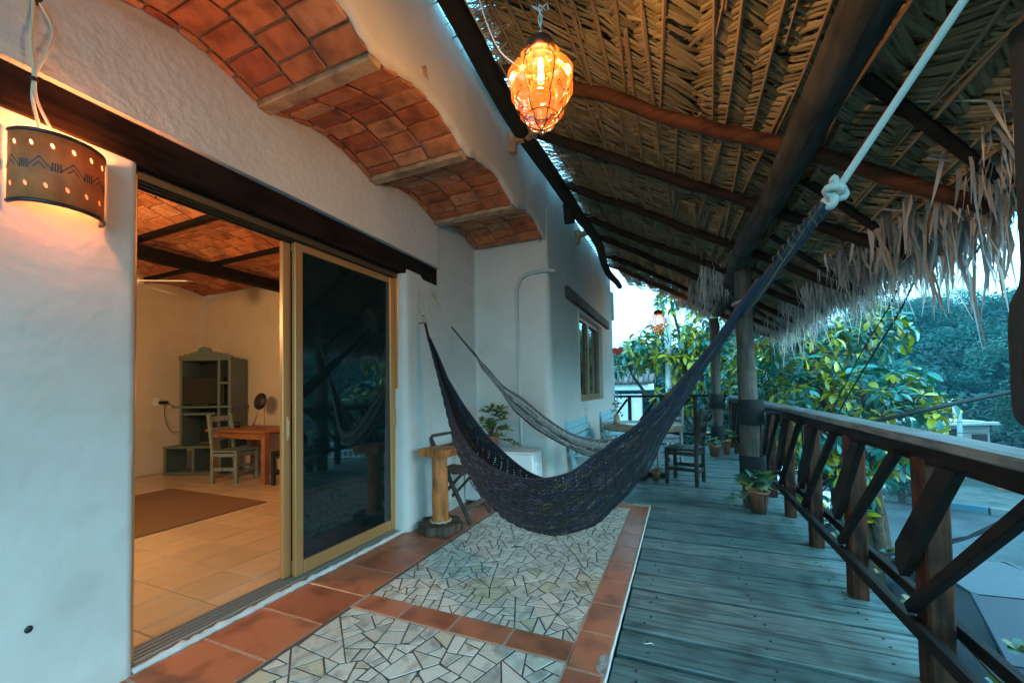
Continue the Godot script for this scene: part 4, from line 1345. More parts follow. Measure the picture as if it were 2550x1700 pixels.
func build_furniture() -> void:
	M.leaf = mat(Color.WHITE, 0.42, {"vc": 1, "back": Color(0.35, 0.4, 0.15)})
	M.pot = mat(lin(0.42, 0.15, 0.075), 0.75, {"tex": "clay", "scale": Vector3.ONE * 3})
	M.pine = wood(0.66, 0.19, 0.045, 0.45, 1, 0.3)
	M.bark = wood(0.13, 0.085, 0.055, 0.85, 1, 0.8)
	M.old = wood(0.13, 0.09, 0.062, 0.65, 0, 0.4)
	M.old_y = wood(0.065, 0.046, 0.034, 0.6, 1, 0.4)
	M.teal = mat(lin(0.26, 0.52, 0.58), 0.55, {"tex": "fine", "scale": Vector3.ONE * 2})
	var greens := [Color(0.14, 0.18, 0.03), Color(0.07, 0.13, 0.035), Color(0.22, 0.24, 0.04), Color(0.10, 0.16, 0.05)]
	var cool := [Color(0.03, 0.12, 0.08), Color(0.04, 0.16, 0.12), Color(0.14, 0.20, 0.05), Color(0.22, 0.23, 0.03)]
	# pedestal: turned log column on a bark-edged slab with a small square-cornered top
	var o := thing("pedestal", "orange varnished log pedestal on a bark slab beside the sliding door", "pedestal", V(-2.03, 0.01, -3.06))
	o.scale = Vector3(0.92, 1.0, 0.92)
	var s := S(true)
	var pr := []
	for i in 15:
		var t := i / 14.0
		pr.append(Vector2(0.066 + 0.018 * sin(t * PI * 0.9 + 0.5) * (1.0 - t * 0.5) + 0.012 * pow(t, 6) + (0.02 if i == 0 else 0.0), 0.075 + t * 0.60))
	lathe(s, pr, Transform3D(), 22)
	part("column", s, M.pine, o)
	s = S(true)
	var ring := []
	for i in 49: ring.append(V(cos(TAU * i / 48) * (0.096 + 0.006 * sin(i * 2.3)), 0.085 + 0.003 * sin(i * 1.3), sin(TAU * i / 48) * (0.096 + 0.006 * sin(i * 1.9))))
	tube(s, ring, 0.011, 6, false)
	part("rope_collar", s, mat(lin(0.40, 0.27, 0.13), 0.9), o)
	s = S()
	var poly := PackedVector2Array()
	for i in 26:
		var a := TAU * i / 26
		poly.append(Vector2(cos(a), sin(a)) * (0.205 + 0.018 * sin(i * 1.7) + R(-0.008, 0.008)))
	prism(s, poly, 0.07, Transform3D(Basis(V(1, 0, 0), V(0, 0, -1), V(0, 1, 0)), V(0, 0.003, 0)))
	var slab := part("slab", s, M.bark, o)
	s = S()
	var top := PackedVector2Array([Vector2(-0.165, -0.13), Vector2(0.15, -0.145), Vector2(0.175, 0.06), Vector2(0.13, 0.14), Vector2(-0.15, 0.13)])
	prism(s, top, 0.062, Transform3D(Basis(V(1, 0, 0), V(0, 0, -1), V(0, 1, 0)), V(0.01, 0.668, 0)))
	part("top", s, M.pine, o)
	# folding slatted chair, half hidden behind the hammock, facing +z-ish
	o = thing("folding_chair", "brown slatted folding chair behind the pedestal against the wall", "chair", V(-2.13, 0.01, -3.46), PI / 2)
	for x in [-0.20, 0.20]:
		s = S(); bar(s, V(x, 0.0, 0.30), V(x, 0.90, -0.20), 0.022, 0.05, V(1, 0, 0)); part("leg", s, M.old_y, o)
		s = S(); bar(s, V(x * 0.88, 0.0, -0.26), V(x * 0.88, 0.46, 0.20), 0.022, 0.045, V(1, 0, 0)); part("leg", s, M.old_y, o)
	for k in 5:
		s = S(); box(s, V(0, 0.455 + k * 0.002, 0.20 - k * 0.078), V(0.37, 0.016, 0.062), Basis(), 0.003); part("seat_slat", s, M.old, o)
	for k in 2:
		var y := 0.82 - k * 0.15
		s = S(); box(s, V(0, y, 0.30 - y * 0.5555 + 0.012), V(0.40, 0.085 if k else 0.065, 0.018), Basis(V(1, 0, 0), -0.5), 0.003); part("back_slat", s, M.old, o)
	s = S(); box(s, V(0, 0.13, 0.235), V(0.40, 0.05, 0.02), Basis(V(1, 0, 0), -0.5), 0.003); part("stretcher", s, M.old, o)
	# outdoor air-conditioning unit in the nook, with a round fan grille
	o = thing("air_conditioner", "white boxy outdoor air conditioner unit standing in the corner nook", "air conditioner", V(-1.84, 0.01, -4.02))
	s = S(); box(s, V(0, 0.30, 0), V(0.82, 0.54, 0.30), Basis(), 0.016); part("casing", s, M.white, o)
	s = S(); box(s, V(0, 0.578, 0), V(0.835, 0.022, 0.315), Basis(), 0.006); part("lid", s, M.white, o)
	s = S(true); lathe(s, [Vector2(0.0, 0.003), Vector2(0.19, 0.003)], Transform3D(Basis(V(1, 0, 0), PI / 2), V(-0.16, 0.30, 0.151)), 28); part("fan_opening", s, M.black, o)
	s = S()
	for k in 9:
		var c := []
		for i in 29: c.append(V(-0.16 + cos(TAU * i / 28) * (0.03 + k * 0.021), 0.30 + sin(TAU * i / 28) * (0.03 + k * 0.021), 0.165))
		tube(s, c, 0.0028, 4, false)
	for i in 8: tube(s, [V(-0.16 + cos(TAU * i / 8) * 0.02, 0.30 + sin(TAU * i / 8) * 0.02, 0.162), V(-0.16 + cos(TAU * i / 8) * 0.2, 0.30 + sin(TAU * i / 8) * 0.2, 0.162)], 0.003, 4)
	part("fan_grille", s, M.white, o)
	s = S(); box(s, V(0.415, 0.36, 0.02), V(0.02, 0.24, 0.16), Basis(), 0.006); box(s, V(0.43, 0.44, 0.02), V(0.03, 0.02, 0.12), Basis(), 0.006); part("side_cover", s, M.white, o)
	s = S(); box(s, V(0.26, 0.36, 0.1515), V(0.03, 0.045, 0.003), Basis(), 0.001); part("orange_sticker", s, mat(lin(0.6, 0.16, 0.03), 0.5), o)
	s = S()
	for x in [-0.3, 0.3]: box(s, V(x, 0.015, 0), V(0.06, 0.03, 0.32), Basis(), 0.003)
	part("foot", s, M.black, o)
	# succulent-like plant spilling over the unit
	o = thing("potted_plant", "bushy yellow-green potted plant standing on the air conditioner", "potted plant", V(-1.98, 0.60, -4.0))
	s = S(true); lathe(s, [Vector2(0, 0.003), Vector2(0.075, 0.0), Vector2(0.10, 0.14), Vector2(0.11, 0.15), Vector2(0.09, 0.14), Vector2(0, 0.13)], Transform3D(), 18); part("pot", s, M.pot, o)
	s = S(true)
	for i in 15:
		var c := V(R(-0.14, 0.20), R(0.18, 0.48), R(-0.10, 0.14))
		leafy(s, c, 11, 0.13, 0.036, greens, 0.9, 2)
	for i in 7: leafy(s, V(0.08 + i * 0.045, 0.17 - i * 0.022 + R(-0.02, 0.03), 0.06 + R(-0.03, 0.05)), 8, 0.10, 0.024, greens, 0.8, 2)
	part("foliage", s, M.leaf, o)
	s = S(true)
	for i in 8: tube(s, [V(R(-0.03, 0.03), 0.12, R(-0.03, 0.03)), V(R(-0.12, 0.14), R(0.22, 0.34), R(-0.08, 0.10))], 0.006, 5)
	part("stems", s, M.bark, o)
	# pale plastic conduit up the pier front
	o = thing("conduit", "pale pipe climbing the pier wall and bending towards the corner", "pipe", V(0, 0, -4.245))
	s = S(true)
	tube(s, curve([V(-1.70, 0.05, 0), V(-1.705, 0.75, 0.003), V(-1.725, 1.4, 0), V(-1.722, 1.85, 0), V(-1.735, 2.30, 0.002), V(-1.715, 2.46, 0.004), V(-1.64, 2.56, 0.005), V(-1.54, 2.585, 0.006), V(-1.38, 2.59, 0.01), V(-1.27, 2.575, 0.015)], 6), 0.019, 10)
	part("pipe", s, mat(lin(0.36, 0.38, 0.37), 0.45), o)
	s = S(true)
	for y in [1.83, 0.9]: lathe(s, [Vector2(0.022, y - 0.012), Vector2(0.024, y), Vector2(0.022, y + 0.012)], Transform3D(Basis(), V(-1.722, 0, 0)), 10)
	tube(s, [V(-1.27, 2.575, 0.015), V(-1.245, 2.565, 0.02)], 0.013, 8)
	part("coupling", s, M.steel, o)
	# turquoise slatted bench along the window wall
	for k in 2:
		o = thing("bench", ["turquoise slatted bench under the window, the one nearer the pier corner", "turquoise slatted bench at the far end of the window wall"][k], "bench", V(-1.02, 0.0, [-5.35, -7.6][k]), PI / 2, "turquoise benches by the window wall")
		for i in 4:
			s = S(); box(s, V(0, 0.44, -0.15 + i * 0.105), V(1.25, 0.022, 0.092), Basis(), 0.004); part("seat_slat", s, M.teal, o)
		for i in 4:
			s = S(); box(s, V(0, 0.53 + i * 0.088, -0.215 - i * 0.028), V(1.25, 0.078, 0.02), Basis(V(1, 0, 0), -0.26), 0.004); part("back_slat", s, M.teal, o)
		for x in [-0.55, 0.55]:
			s = S(); box(s, V(x, 0.215, 0.15), V(0.06, 0.43, 0.06), Basis(), 0.004); part("leg", s, M.teal, o)
			s = S(); bar(s, V(x, 0.0, -0.14), V(x, 0.85, -0.315), 0.05, 0.06, V(1, 0, 0)); part("leg", s, M.teal, o)
	# round table with a thick edge, and a spindly plant in a jar on it
	o = thing("dining_table", "round brown wooden table with thick edge beside the turquoise bench", "table", V(-0.53, 0, -5.95))
	s = S(true)
	lathe(s, [Vector2(0, 0.745), Vector2(0.55, 0.745), Vector2(0.557, 0.738), Vector2(0.557, 0.672), Vector2(0.55, 0.665), Vector2(0, 0.665)], Transform3D(), 44)
	part("table_top", s, mat(lin(0.36, 0.24, 0.16), 0.25, {"tex": "grain", "scale": Vector3(0.6, 5, 5)}), o)
	s = S(); box(s, V(0, 0.33, 0), V(0.14, 0.66, 0.14), Basis(), 0.01); part("pillar", s, M.dark_y, o)
	s = S(); box(s, V(0, 0.03, 0), V(0.6, 0.06, 0.12), Basis(), 0.01); box(s, V(0, 0.028, 0), V(0.12, 0.056, 0.6), Basis(), 0.01); part("foot", s, M.dark_x, o)
	o = thing("table_plant", "thin dark-leaved plant in a clear jar on the round table", "potted plant", V(-0.86, 0.745, -5.80))
	s = S(true); lathe(s, [Vector2(0, 0.004), Vector2(0.045, 0.0), Vector2(0.05, 0.05), Vector2(0.036, 0.12), Vector2(0.040, 0.13)], Transform3D(), 16)
	part("jar", s, mat(lin(0.35, 0.25, 0.15), 0.2), o)
	s = S(true)
	for i in 16: leafy(s, V(R(-0.07, 0.07), R(0.08, 0.42), R(-0.07, 0.07)), 4, 0.075, 0.022, [Color(0.06, 0.025, 0.03), Color(0.09, 0.10, 0.03), Color(0.05, 0.06, 0.03)], 0.8, 2)
	part("foliage", s, M.leaf, o)
	s = S(true)
	for i in 5: tube(s, [V(0, 0.05, 0), V(R(-0.05, 0.05), 0.42, R(-0.05, 0.05))], 0.005, 5)
	part("stem", s, mat(lin(0.30, 0.24, 0.12), 0.7), o)
	M.chair = wood(0.045, 0.036, 0.03, 0.45, 1, 0.3)
	ladder_chair("dining_chair", "dark brown ladder-back chair turned to the round table, nearest the hammock", V(0.02, 0.0, -5.73), -PI / 2 - 0.25, M.chair, "dark chairs round the table")
	var gm := mat(lin(0.20, 0.23, 0.23), 0.55, {"tex": "grain", "scale": Vector3(5, 0.5, 5)})
	ladder_chair("dining_chair", "grey wooden chair behind the dark one on the table's far side", V(-0.28, 0.0, -6.95), PI + 0.5, gm, "")
	# potted plants on the deck
	o = flowerpot("clay flowerpot of trailing green leaves at the foot of the log post", V(0.665, 0.012, -4.56), 0.094, 0.215)
	s = S(true)
	for i in 16: leafy(s, V(R(-0.08, 0.08), 0.22 + R(0, 0.12), R(-0.08, 0.08)), 7, 0.19, 0.05, cool, 0.75)
	for i in 6: leafy(s, V(-0.10 - i * 0.03, 0.18 - i * 0.012, R(-0.1, 0.12)).rotated(Vector3.UP, -o.rotation.y), 5, 0.13, 0.03, cool, 0.4)
	part("foliage", s, M.leaf, o)
	o = flowerpot("clay flowerpot with a wide bluish leafy plant near the far post", V(0.70, 0.0, -8.35), 0.125, 0.28)
	s = S(true)
	for i in 18: leafy(s, V(R(-0.22, 0.12), 0.27 + R(0, 0.14), R(-0.15, 0.15)), 6, 0.19, 0.06, cool, 0.7)
	part("foliage", s, M.leaf, o)
	o = flowerpot("small orange clay pot half hidden behind the hammock's right side", V(-0.35, 0.0, -5.75), 0.06, 0.12)
	s = S(true)
	for i in 6: leafy(s, V(R(-0.03, 0.03), 0.13, R(-0.03, 0.03)), 5, 0.08, 0.02, cool, 0.9)
	part("foliage", s, M.leaf, o)
	o = flowerpot("squat clay pot of dark leaves standing between the two log posts", V(0.52, 0.0, -8.05), 0.10, 0.2)
	s = S(true)
	for i in 12: leafy(s, V(R(-0.14, 0.14), 0.2 + R(0, 0.12), R(-0.12, 0.12)), 6, 0.16, 0.05, cool, 0.7)
	part("foliage", s, M.leaf, o)
	# red heart plaque on the far end of the wall
	o = thing("heart_plaque", "small red heart plaque on a bracket at the far wall end", "plaque", V(-1.25, 2.05, -8.80))
	s = S()
	poly = PackedVector2Array()
	for i in 28:
		var a := TAU * i / 28
		poly.append(Vector2(16 * pow(sin(a), 3), 13 * cos(a) - 5 * cos(2 * a) - 2 * cos(3 * a) - cos(4 * a)) * 0.007)
	prism(s, poly, 0.03, Transform3D(Basis(V(0, 1, 0), 0.3), V(0.0, 0, 0)))
	part("heart", s, mat(lin(0.55, 0.03, 0.03), 0.4), o)
	s = S(); bar(s, V(-0.09, -0.02, 0.0), V(0.02, -0.02, 0.0), 0.015, 0.015); part("bracket", s, M.iron, o)
	# a dark rolled canvas hanging at the street edge, swelling at its lower end
	o = thing("rolled_canvas", "dark canvas rolled up and hanging by the railing, at right edge", "rolled canvas", V(1.065, 0, -1.74))
	s = S(true)
	tube(s, curve([V(-0.03, 2.35, 0.0), V(-0.03, 1.95, 0.0), V(-0.03, 1.62, 0.0), V(-0.035, 1.50, 0), V(-0.02, 1.40, 0), V(0.0, 1.2, 0), V(0.005, 1.12, 0), V(0.008, 1.085, 0)], 4), [0.05, 0.05, 0.05, 0.05, 0.051, 0.052, 0.052, 0.052, 0.052, 0.053, 0.055, 0.062, 0.072, 0.078, 0.085, 0.09, 0.094, 0.098, 0.102, 0.108, 0.112, 0.113, 0.112, 0.108, 0.10, 0.09, 0.075, 0.055, 0.03], 16)
	part("roll", s, mat(lin(0.012, 0.016, 0.018), 0.9, {"bump": "fine_h", "h": 0.5, "scale": Vector3.ONE * 2}), o)
	s = S(true)
	tube(s, [V(-0.03, 2.34, 0), V(-0.03, 2.45, 0)], 0.012, 6)
	part("strap", s, M.black, o)
	# white flex looped from the lantern to the wall-side log
	s = S(true)
	tube(s, curve([V(-0.60, 2.66, -1.60), V(-0.72, 2.80, -1.62), V(-0.80, 3.0, -1.62), V(-0.84, 3.2, -1.55), V(-0.9, 3.35, -1.4)], 6), 0.0035, 5)
	tag(part("lantern_flex", s, M.white), "thin white wire running from the near lantern up into thatch", "wire")
	s = S(true)
	tube(s, curve([V(-1.08, 3.50, -1.75), V(-1.05, 3.42, -2.1), V(-1.07, 3.45, -2.6), V(-1.10, 3.40, -3.0), V(-1.12, 3.47, -3.3)], 6), 0.004, 5)
	tag(part("log_flex", s, M.cord_tan), "pale wire stapled along the dark log by the parapet", "wire")

func build_room_things() -> void:
	var gp := mat(lin(0.095, 0.135, 0.12), 0.6, {"tex": "plaster", "scale": Vector3(1, 1, 1)})
	# desk cabinet facing +z, with television, carved crest, cubbies
	var o := thing("cabinet", "grey-green painted cabinet with carved crest and open cubbies in the room", "cabinet", V(-7.08, 0, -4.10), 0.42)
	var s: SurfaceTool
	for x in [-0.40, 0.20]:
		s = S(); box(s, V(x + 0.0, 1.12, 0), V(0.04, 1.42, 0.40), Basis(), 0.004); part("side_panel", s, gp, o)
	s = S(); box(s, V(0.37, 1.12, 0), V(0.05, 1.42, 0.40), Basis(), 0.004); part("side_panel", s, gp, o)
	for q in [[-0.015, 1.83, 0.83], [-0.05, 1.07, 0.95], [0.285, 1.45, 0.15], [-0.1, 0.96, 0.5]]:
		s = S(); box(s, V(q[0], q[1], 0.01), V(q[2], 0.035, 0.42), Basis(), 0.004); part("shelf", s, gp, o)
	s = S(); box(s, V(-0.02, 1.15, -0.19), V(0.78, 1.36, 0.015), Basis(), 0.002); part("back_panel", s, M.black, o)
	for x in [-0.62, -0.18, 0.24]:
		s = S(); box(s, V(x, 0.22, 0.02), V(0.04, 0.42, 0.42), Basis(), 0.004); part("cubby_side", s, gp, o)
	for y in [0.025, 0.435]:
		s = S(); box(s, V(-0.19, y, 0.02), V(0.90, 0.035, 0.44), Basis(), 0.004); part("cubby_board", s, gp, o)
	s = S()
	var crest := PackedVector2Array([Vector2(-0.44, 0), Vector2(0.42, 0), Vector2(0.40, 0.05), Vector2(0.28, 0.06), Vector2(0.20, 0.10), Vector2(0.10, 0.10), Vector2(0.05, 0.17), Vector2(-0.03, 0.19), Vector2(-0.11, 0.17), Vector2(-0.16, 0.10), Vector2(-0.26, 0.09), Vector2(-0.33, 0.05), Vector2(-0.42, 0.05)])
	prism(s, crest, 0.03, Transform3D(Basis(), V(0, 1.845, 0.17)))
	for i in 9: lathe(s, [Vector2(0.0, 0.008), Vector2(0.022, 0.004), Vector2(0.03, 0.0)], Transform3D(Basis(V(1, 0, 0), PI / 2), V(-0.33 + i * 0.08, 1.895 + 0.05 * sin(PI * i / 8.0), 0.20)), 8)
	part("carved_crest", s, gp, o)
	o = thing("television", "black flat television standing in the grey-green cabinet", "television", V(-7.07, 1.09, -3.93), 0.42)
	s = S(); box(s, V(0, 0.24, 0), V(0.66, 0.42, 0.045), Basis(), 0.006); part("body", s, M.black, o)
	s = S(); box(s, V(0, 0.245, 0.0235), V(0.62, 0.375, 0.003), Basis(), 0.001); part("screen", s, mat(lin(0.004, 0.005, 0.006), 0.1), o)
	s = S(); box(s, V(0, 0.015, 0.01), V(0.26, 0.03, 0.16), Basis(), 0.004); part("stand", s, M.black, o)
	var tw := mat(lin(0.40, 0.15, 0.05), 0.45, {"tex": "grain", "scale": Vector3(0.6, 5, 5)})
	o = thing("desk", "reddish brown wooden table against the room's side wall", "table", V(-5.95, 0, -4.06))
	s = S(); box(s, V(0, 0.73, 0), V(1.30, 0.035, 0.76), Basis(), 0.005); part("table_top", s, tw, o)
	for x in [-0.56, 0.58]:
		for z in [-0.30, 0.30]:
			s = S(); box(s, V(x, 0.355, z), V(0.075, 0.71, 0.075), Basis(), 0.005); part("leg", s, tw, o)
	s = S(); box(s, V(0, 0.665, 0.33), V(1.16, 0.09, 0.022), Basis(), 0.003); box(s, V(0, 0.665, -0.33), V(1.16, 0.09, 0.022), Basis(), 0.003); part("apron", s, tw, o)
	var cm := mat(lin(0.22, 0.30, 0.29), 0.5, {"tex": "grain", "scale": Vector3(4, 0.6, 4)})
	ladder_chair("room_chair", "pale blue-green painted chair at the left end of the room table", V(-6.05, 0.0, -3.78), PI / 2 + 0.3, cm)
	ladder_chair("room_chair", "dark chair mostly hidden behind the door stile at room table", V(-5.02, 0.0, -3.95), -PI / 2, M.black)
	o = thing("desk_lamp", "small desk lamp with dark round head on two thin legs", "desk lamp", V(-6.10, 0.748, -4.22))
	s = S(true); lathe(s, [Vector2(0, 0.04), Vector2(0.08, 0.032), Vector2(0.13, 0.0), Vector2(0.135, -0.02), Vector2(0.0, -0.01)], Transform3D(Basis(V(1, 0, 0), PI / 2 - 0.2), V(-0.02, 0.40, 0.03)), 20); part("head", s, M.black, o)
	for x in [-0.13, 0.14]:
		s = S(true); tube(s, [V(x, 0.0, 0.06), V(x * 0.35, 0.33, 0.0)], 0.007, 6); part("leg", s, M.gold, o)
	s = S(true); lathe(s, [Vector2(0, 0.003), Vector2(0.035, 0.0), Vector2(0.04, 0.09), Vector2(0.036, 0.09), Vector2(0.03, 0.01)], Transform3D(Basis(), V(-6.35, 0.75, -4.0)), 16)
	tag(part("mug", s, M.black), "black mug on the room table near the lamp", "mug")
	s = S(); box(s, V(-5.75, 0.752, -3.95), V(0.20, 0.008, 0.025), Basis(V(0, 1, 0), 0.15), 0.003)
	tag(part("pen", s, M.black), "dark pen lying on the room table", "pen")
	s = S(); box(s, V(-5.42, 0.008, -2.20), V(1.90, 0.010, 1.9), Basis(), 0.003)
	o = tag(part("rug", s, mat(lin(0.21, 0.11, 0.05), 0.95, {"bump": "fine_h", "h": 0.5, "scale": Vector3.ONE * 6, "tex": "fine"})), "flat orange-brown woven rug on the room floor", "rug")
	# socket with plug and cables on the back wall
	o = thing("wall_socket", "white wall socket with a black plug and drooping cables", "socket", V(-7.975, 1.17, -3.72))
	s = S(); box(s, V(0.008, 0, 0), V(0.014, 0.13, 0.085), Basis(), 0.005); part("plate", s, M.white, o)
	s = S(); box(s, V(0.035, -0.02, -0.08), V(0.05, 0.05, 0.12), Basis(), 0.008); part("plug", s, M.black, o)
	s = S(true)
	tube(s, curve([V(0.04, -0.04, -0.10), V(0.04, -0.25, -0.10), V(0.045, -0.50, -0.18), V(0.05, -0.52, -0.34), V(0.06, -0.38, -0.46), V(0.1, -0.12, -0.52)], 6), 0.005, 5)
	tube(s, curve([V(0.04, -0.03, -0.12), V(0.05, -0.12, -0.3), V(0.08, -0.13, -0.5)], 6), 0.005, 5)
	part("cable", s, M.black, o)
	# ceiling fan
	o = thing("ceiling_fan", "ceiling fan with pale rod and blades in the room", "ceiling fan", V(-5.55, 2.88, -2.35))
	s = S(true); tube(s, [V(0, 0.30, 0), V(0, -0.25, 0)], 0.014, 8); lathe(s, [Vector2(0.04, 0.12), Vector2(0.05, 0.06), Vector2(0.03, 0.02)], Transform3D(), 12); part("rod", s, M.white, o)
	s = S(true); lathe(s, [Vector2(0, -0.25), Vector2(0.06, -0.26), Vector2(0.10, -0.30), Vector2(0.11, -0.36), Vector2(0.06, -0.40), Vector2(0, -0.41)], Transform3D(), 18); part("motor", s, M.white, o)
	for k in 4:
		s = S(); box(s, V(0.36, -0.35, 0), V(0.5, 0.008, 0.12), Basis(V(1, 0, 0), 0.18), 0.003)
		var bl := part("blade", s, M.white, o)
		bl.rotation.y = TAU * k / 4 + 0.5

# ---------- street, vegetation, far buildings ----------
func leaf_mesh(l: float, w: float, fold: float, droop: float) -> ArrayMesh:
	var s := S(true)
	var rows := []
	for i in 6:
		var t := i / 5.0
		var hw := w * 0.5 * pow(sin(PI * clampf(0.04 + t * 0.93, 0, 1)), 0.7) * (0.55 + 0.6 * t)
		rows.append([V(0, -droop * t * t * l, t * l), hw, fold * hw])
	for i in 5:
		for sd in [-1, 1]:
			var a: Vector3 = rows[i][0]
			var b: Vector3 = rows[i + 1][0]
			var c: Vector3 = b + V(sd * rows[i + 1][1], rows[i + 1][2], 0)
			var d: Vector3 = a + V(sd * rows[i][1], rows[i][2], 0)
			if sd > 0: quad(s, a, b, c, d)
			else: quad(s, a, d, c, b)
	return done(s)
func almond_tree(label: String, base: Vector3, blobs: Array, n_ros: int, leaf_len: float, singles: int, sd: int) -> void:
	rng.seed = sd
	var o := thing("almond_tree", label, "tree", base)
	var s := S(true)
	var hub := V(0, 1.6, 0)
	tube(s, log_path(V(0, -0.3, 0), hub, 8, 0.15, sd), log_radii(8, 0.20, 0.14, sd), 10)
	part("trunk", s, M.bark, o)
	var limbs := S(true)
	var tips := []
	for b in blobs:
		var c: Vector3 = b[0]
		var r: Vector3 = b[1]
		tube(limbs, log_path(hub + V(0, -0.3, 0), c, 8, 0.25, R(0, 90)), log_radii(8, 0.09, 0.035, R(0, 9)), 7)
		for i in int(n_ros * b[2]):
			var d := V(R(-1, 1), R(-1, 1), R(-1, 1))
			while d.length() > 1.0: d = V(R(-1, 1), R(-1, 1), R(-1, 1))
			d *= pow(d.length(), -0.35)
			var p := c + d * r
			tips.append([p, (d + V(0, 0.35, 0)).normalized()])
			if i % 3 == 0: tube(limbs, [c + d * r * 0.15, p - V(0, 0.03, 0)], [0.018, 0.007], 5)
	part("limbs", limbs, M.bark, o)
	var mm_leaf := [leaf_mesh(leaf_len, leaf_len * 0.52, 0.25, 0.25), leaf_mesh(leaf_len * 0.9, leaf_len * 0.50, 0.1, 0.45)]
	var all := []
	for t in tips:
		var n := rng.randi_range(6, 9)
		var yellow := rng.randf() < 0.46
		for k in n:
			var a := TAU * k / n + R(-0.3, 0.3)
			var up: Vector3 = t[1]
			var x := up.cross(V(0.3, 0.9, 0.2)).normalized()
			var z := x.cross(up)
			var out := (x * cos(a) + z * sin(a)) * R(0.7, 1.0) + up * R(-0.15, 0.55) + V(0, -0.18, 0)
			out = out.normalized()
			var side := V(0, 1, 0).cross(out).normalized().rotated(out, R(-0.7, 0.7))
			var bs := Basis(side, out.cross(side), out).scaled_local(V(R(0.8, 1.1), R(0.6, 2.2), 1.0) * R(0.5, 1.2))
			var g := R(0.6, 1.25)
			var c := Color(0.40 * g, 0.33 * g, 0.010 * g) if (yellow and rng.randf() < 0.8) or rng.randf() < 0.16 else Color(0.014 * g, 0.165 * g, 0.13 * g)
			all.append([Transform3D(bs, t[0] + out * 0.03), c])
	var cam := V(0, 1.25, 0) - base
	all.sort_custom(func(a: Array, b: Array) -> bool: return a[0].origin.distance_to(cam) < b[0].origin.distance_to(cam))
	singles = mini(singles, all.size())
	for i in singles:
		var c: Color = all[i][1]
		var pool: Array = M.leaf_y if c.r > c.b * 3.0 else M.leaf_g
		var l := part("leaf", mm_leaf[i % 2], pool[i % pool.size()], o)
		l.transform = all[i][0]
	var mm := MultiMesh.new()
	mm.transform_format = MultiMesh.TRANSFORM_3D
	mm.use_colors = true
	mm.mesh = mm_leaf[0]
	mm.instance_count = all.size() - singles
	for i in mm.instance_count:
		mm.set_instance_transform(i, all[singles + i][0])
		mm.set_instance_color(i, all[singles + i][1])
	var mi := MultiMeshInstance3D.new()
	mi.multimesh = mm
	mi.material_override = M.leaf_vc
	mi.name = "foliage"
	o.add_child(mi, true)
	tag(mi, "", "", "", "stuff")
func clump_mesh(n: int, r: float, q: float) -> ArrayMesh:
	var s := S()
	for i in n:
		var d := V(R(-1, 1), R(-0.7, 1), R(-1, 1))
		while d.length() > 1.0 or d.length() < 0.35: d = V(R(-1, 1), R(-0.7, 1), R(-1, 1))
		d = d.normalized() * pow(R(0.35, 1), 0.5)
		var p := d * r * V(1, 0.8, 1)
		var nrm := (d + V(R(-1, 1), R(-0.3, 1.2), R(-1, 1)) * 0.8).normalized()
		var x := nrm.cross(V(R(-1, 1), R(-1, 1), R(-1, 1))).normalized()
		var y := nrm.cross(x)
		var g := R(0.55, 1.35)
		var a := q * R(0.6, 1.3)
		s.set_color(Color(g * R(0.8, 1.25), g, g * R(0.8, 1.1)))
		quad(s, p - x * a, p + y * a * 0.55 + nrm * a * 0.12, p + x * a, p - y * a * 0.55 + nrm * a * 0.12)
	return done(s)
func hill_y(x: float, z: float) -> float:
	var d := sqrt(x * x + z * z)
	var a := atan2(x, -z)
	var up := smoothstep(26.0, 62.0, d)
	var crest := lerpf(7.0, 10.2, smoothstep(-0.15, 0.45, a)) + 1.8 * wob.get_noise_2d(a * 9.0, 3.0) + 1.0 * wob.get_noise_2d(x * 0.12, z * 0.12)
	return -3.3 + up * crest * (1.0 + 0.0 * d)
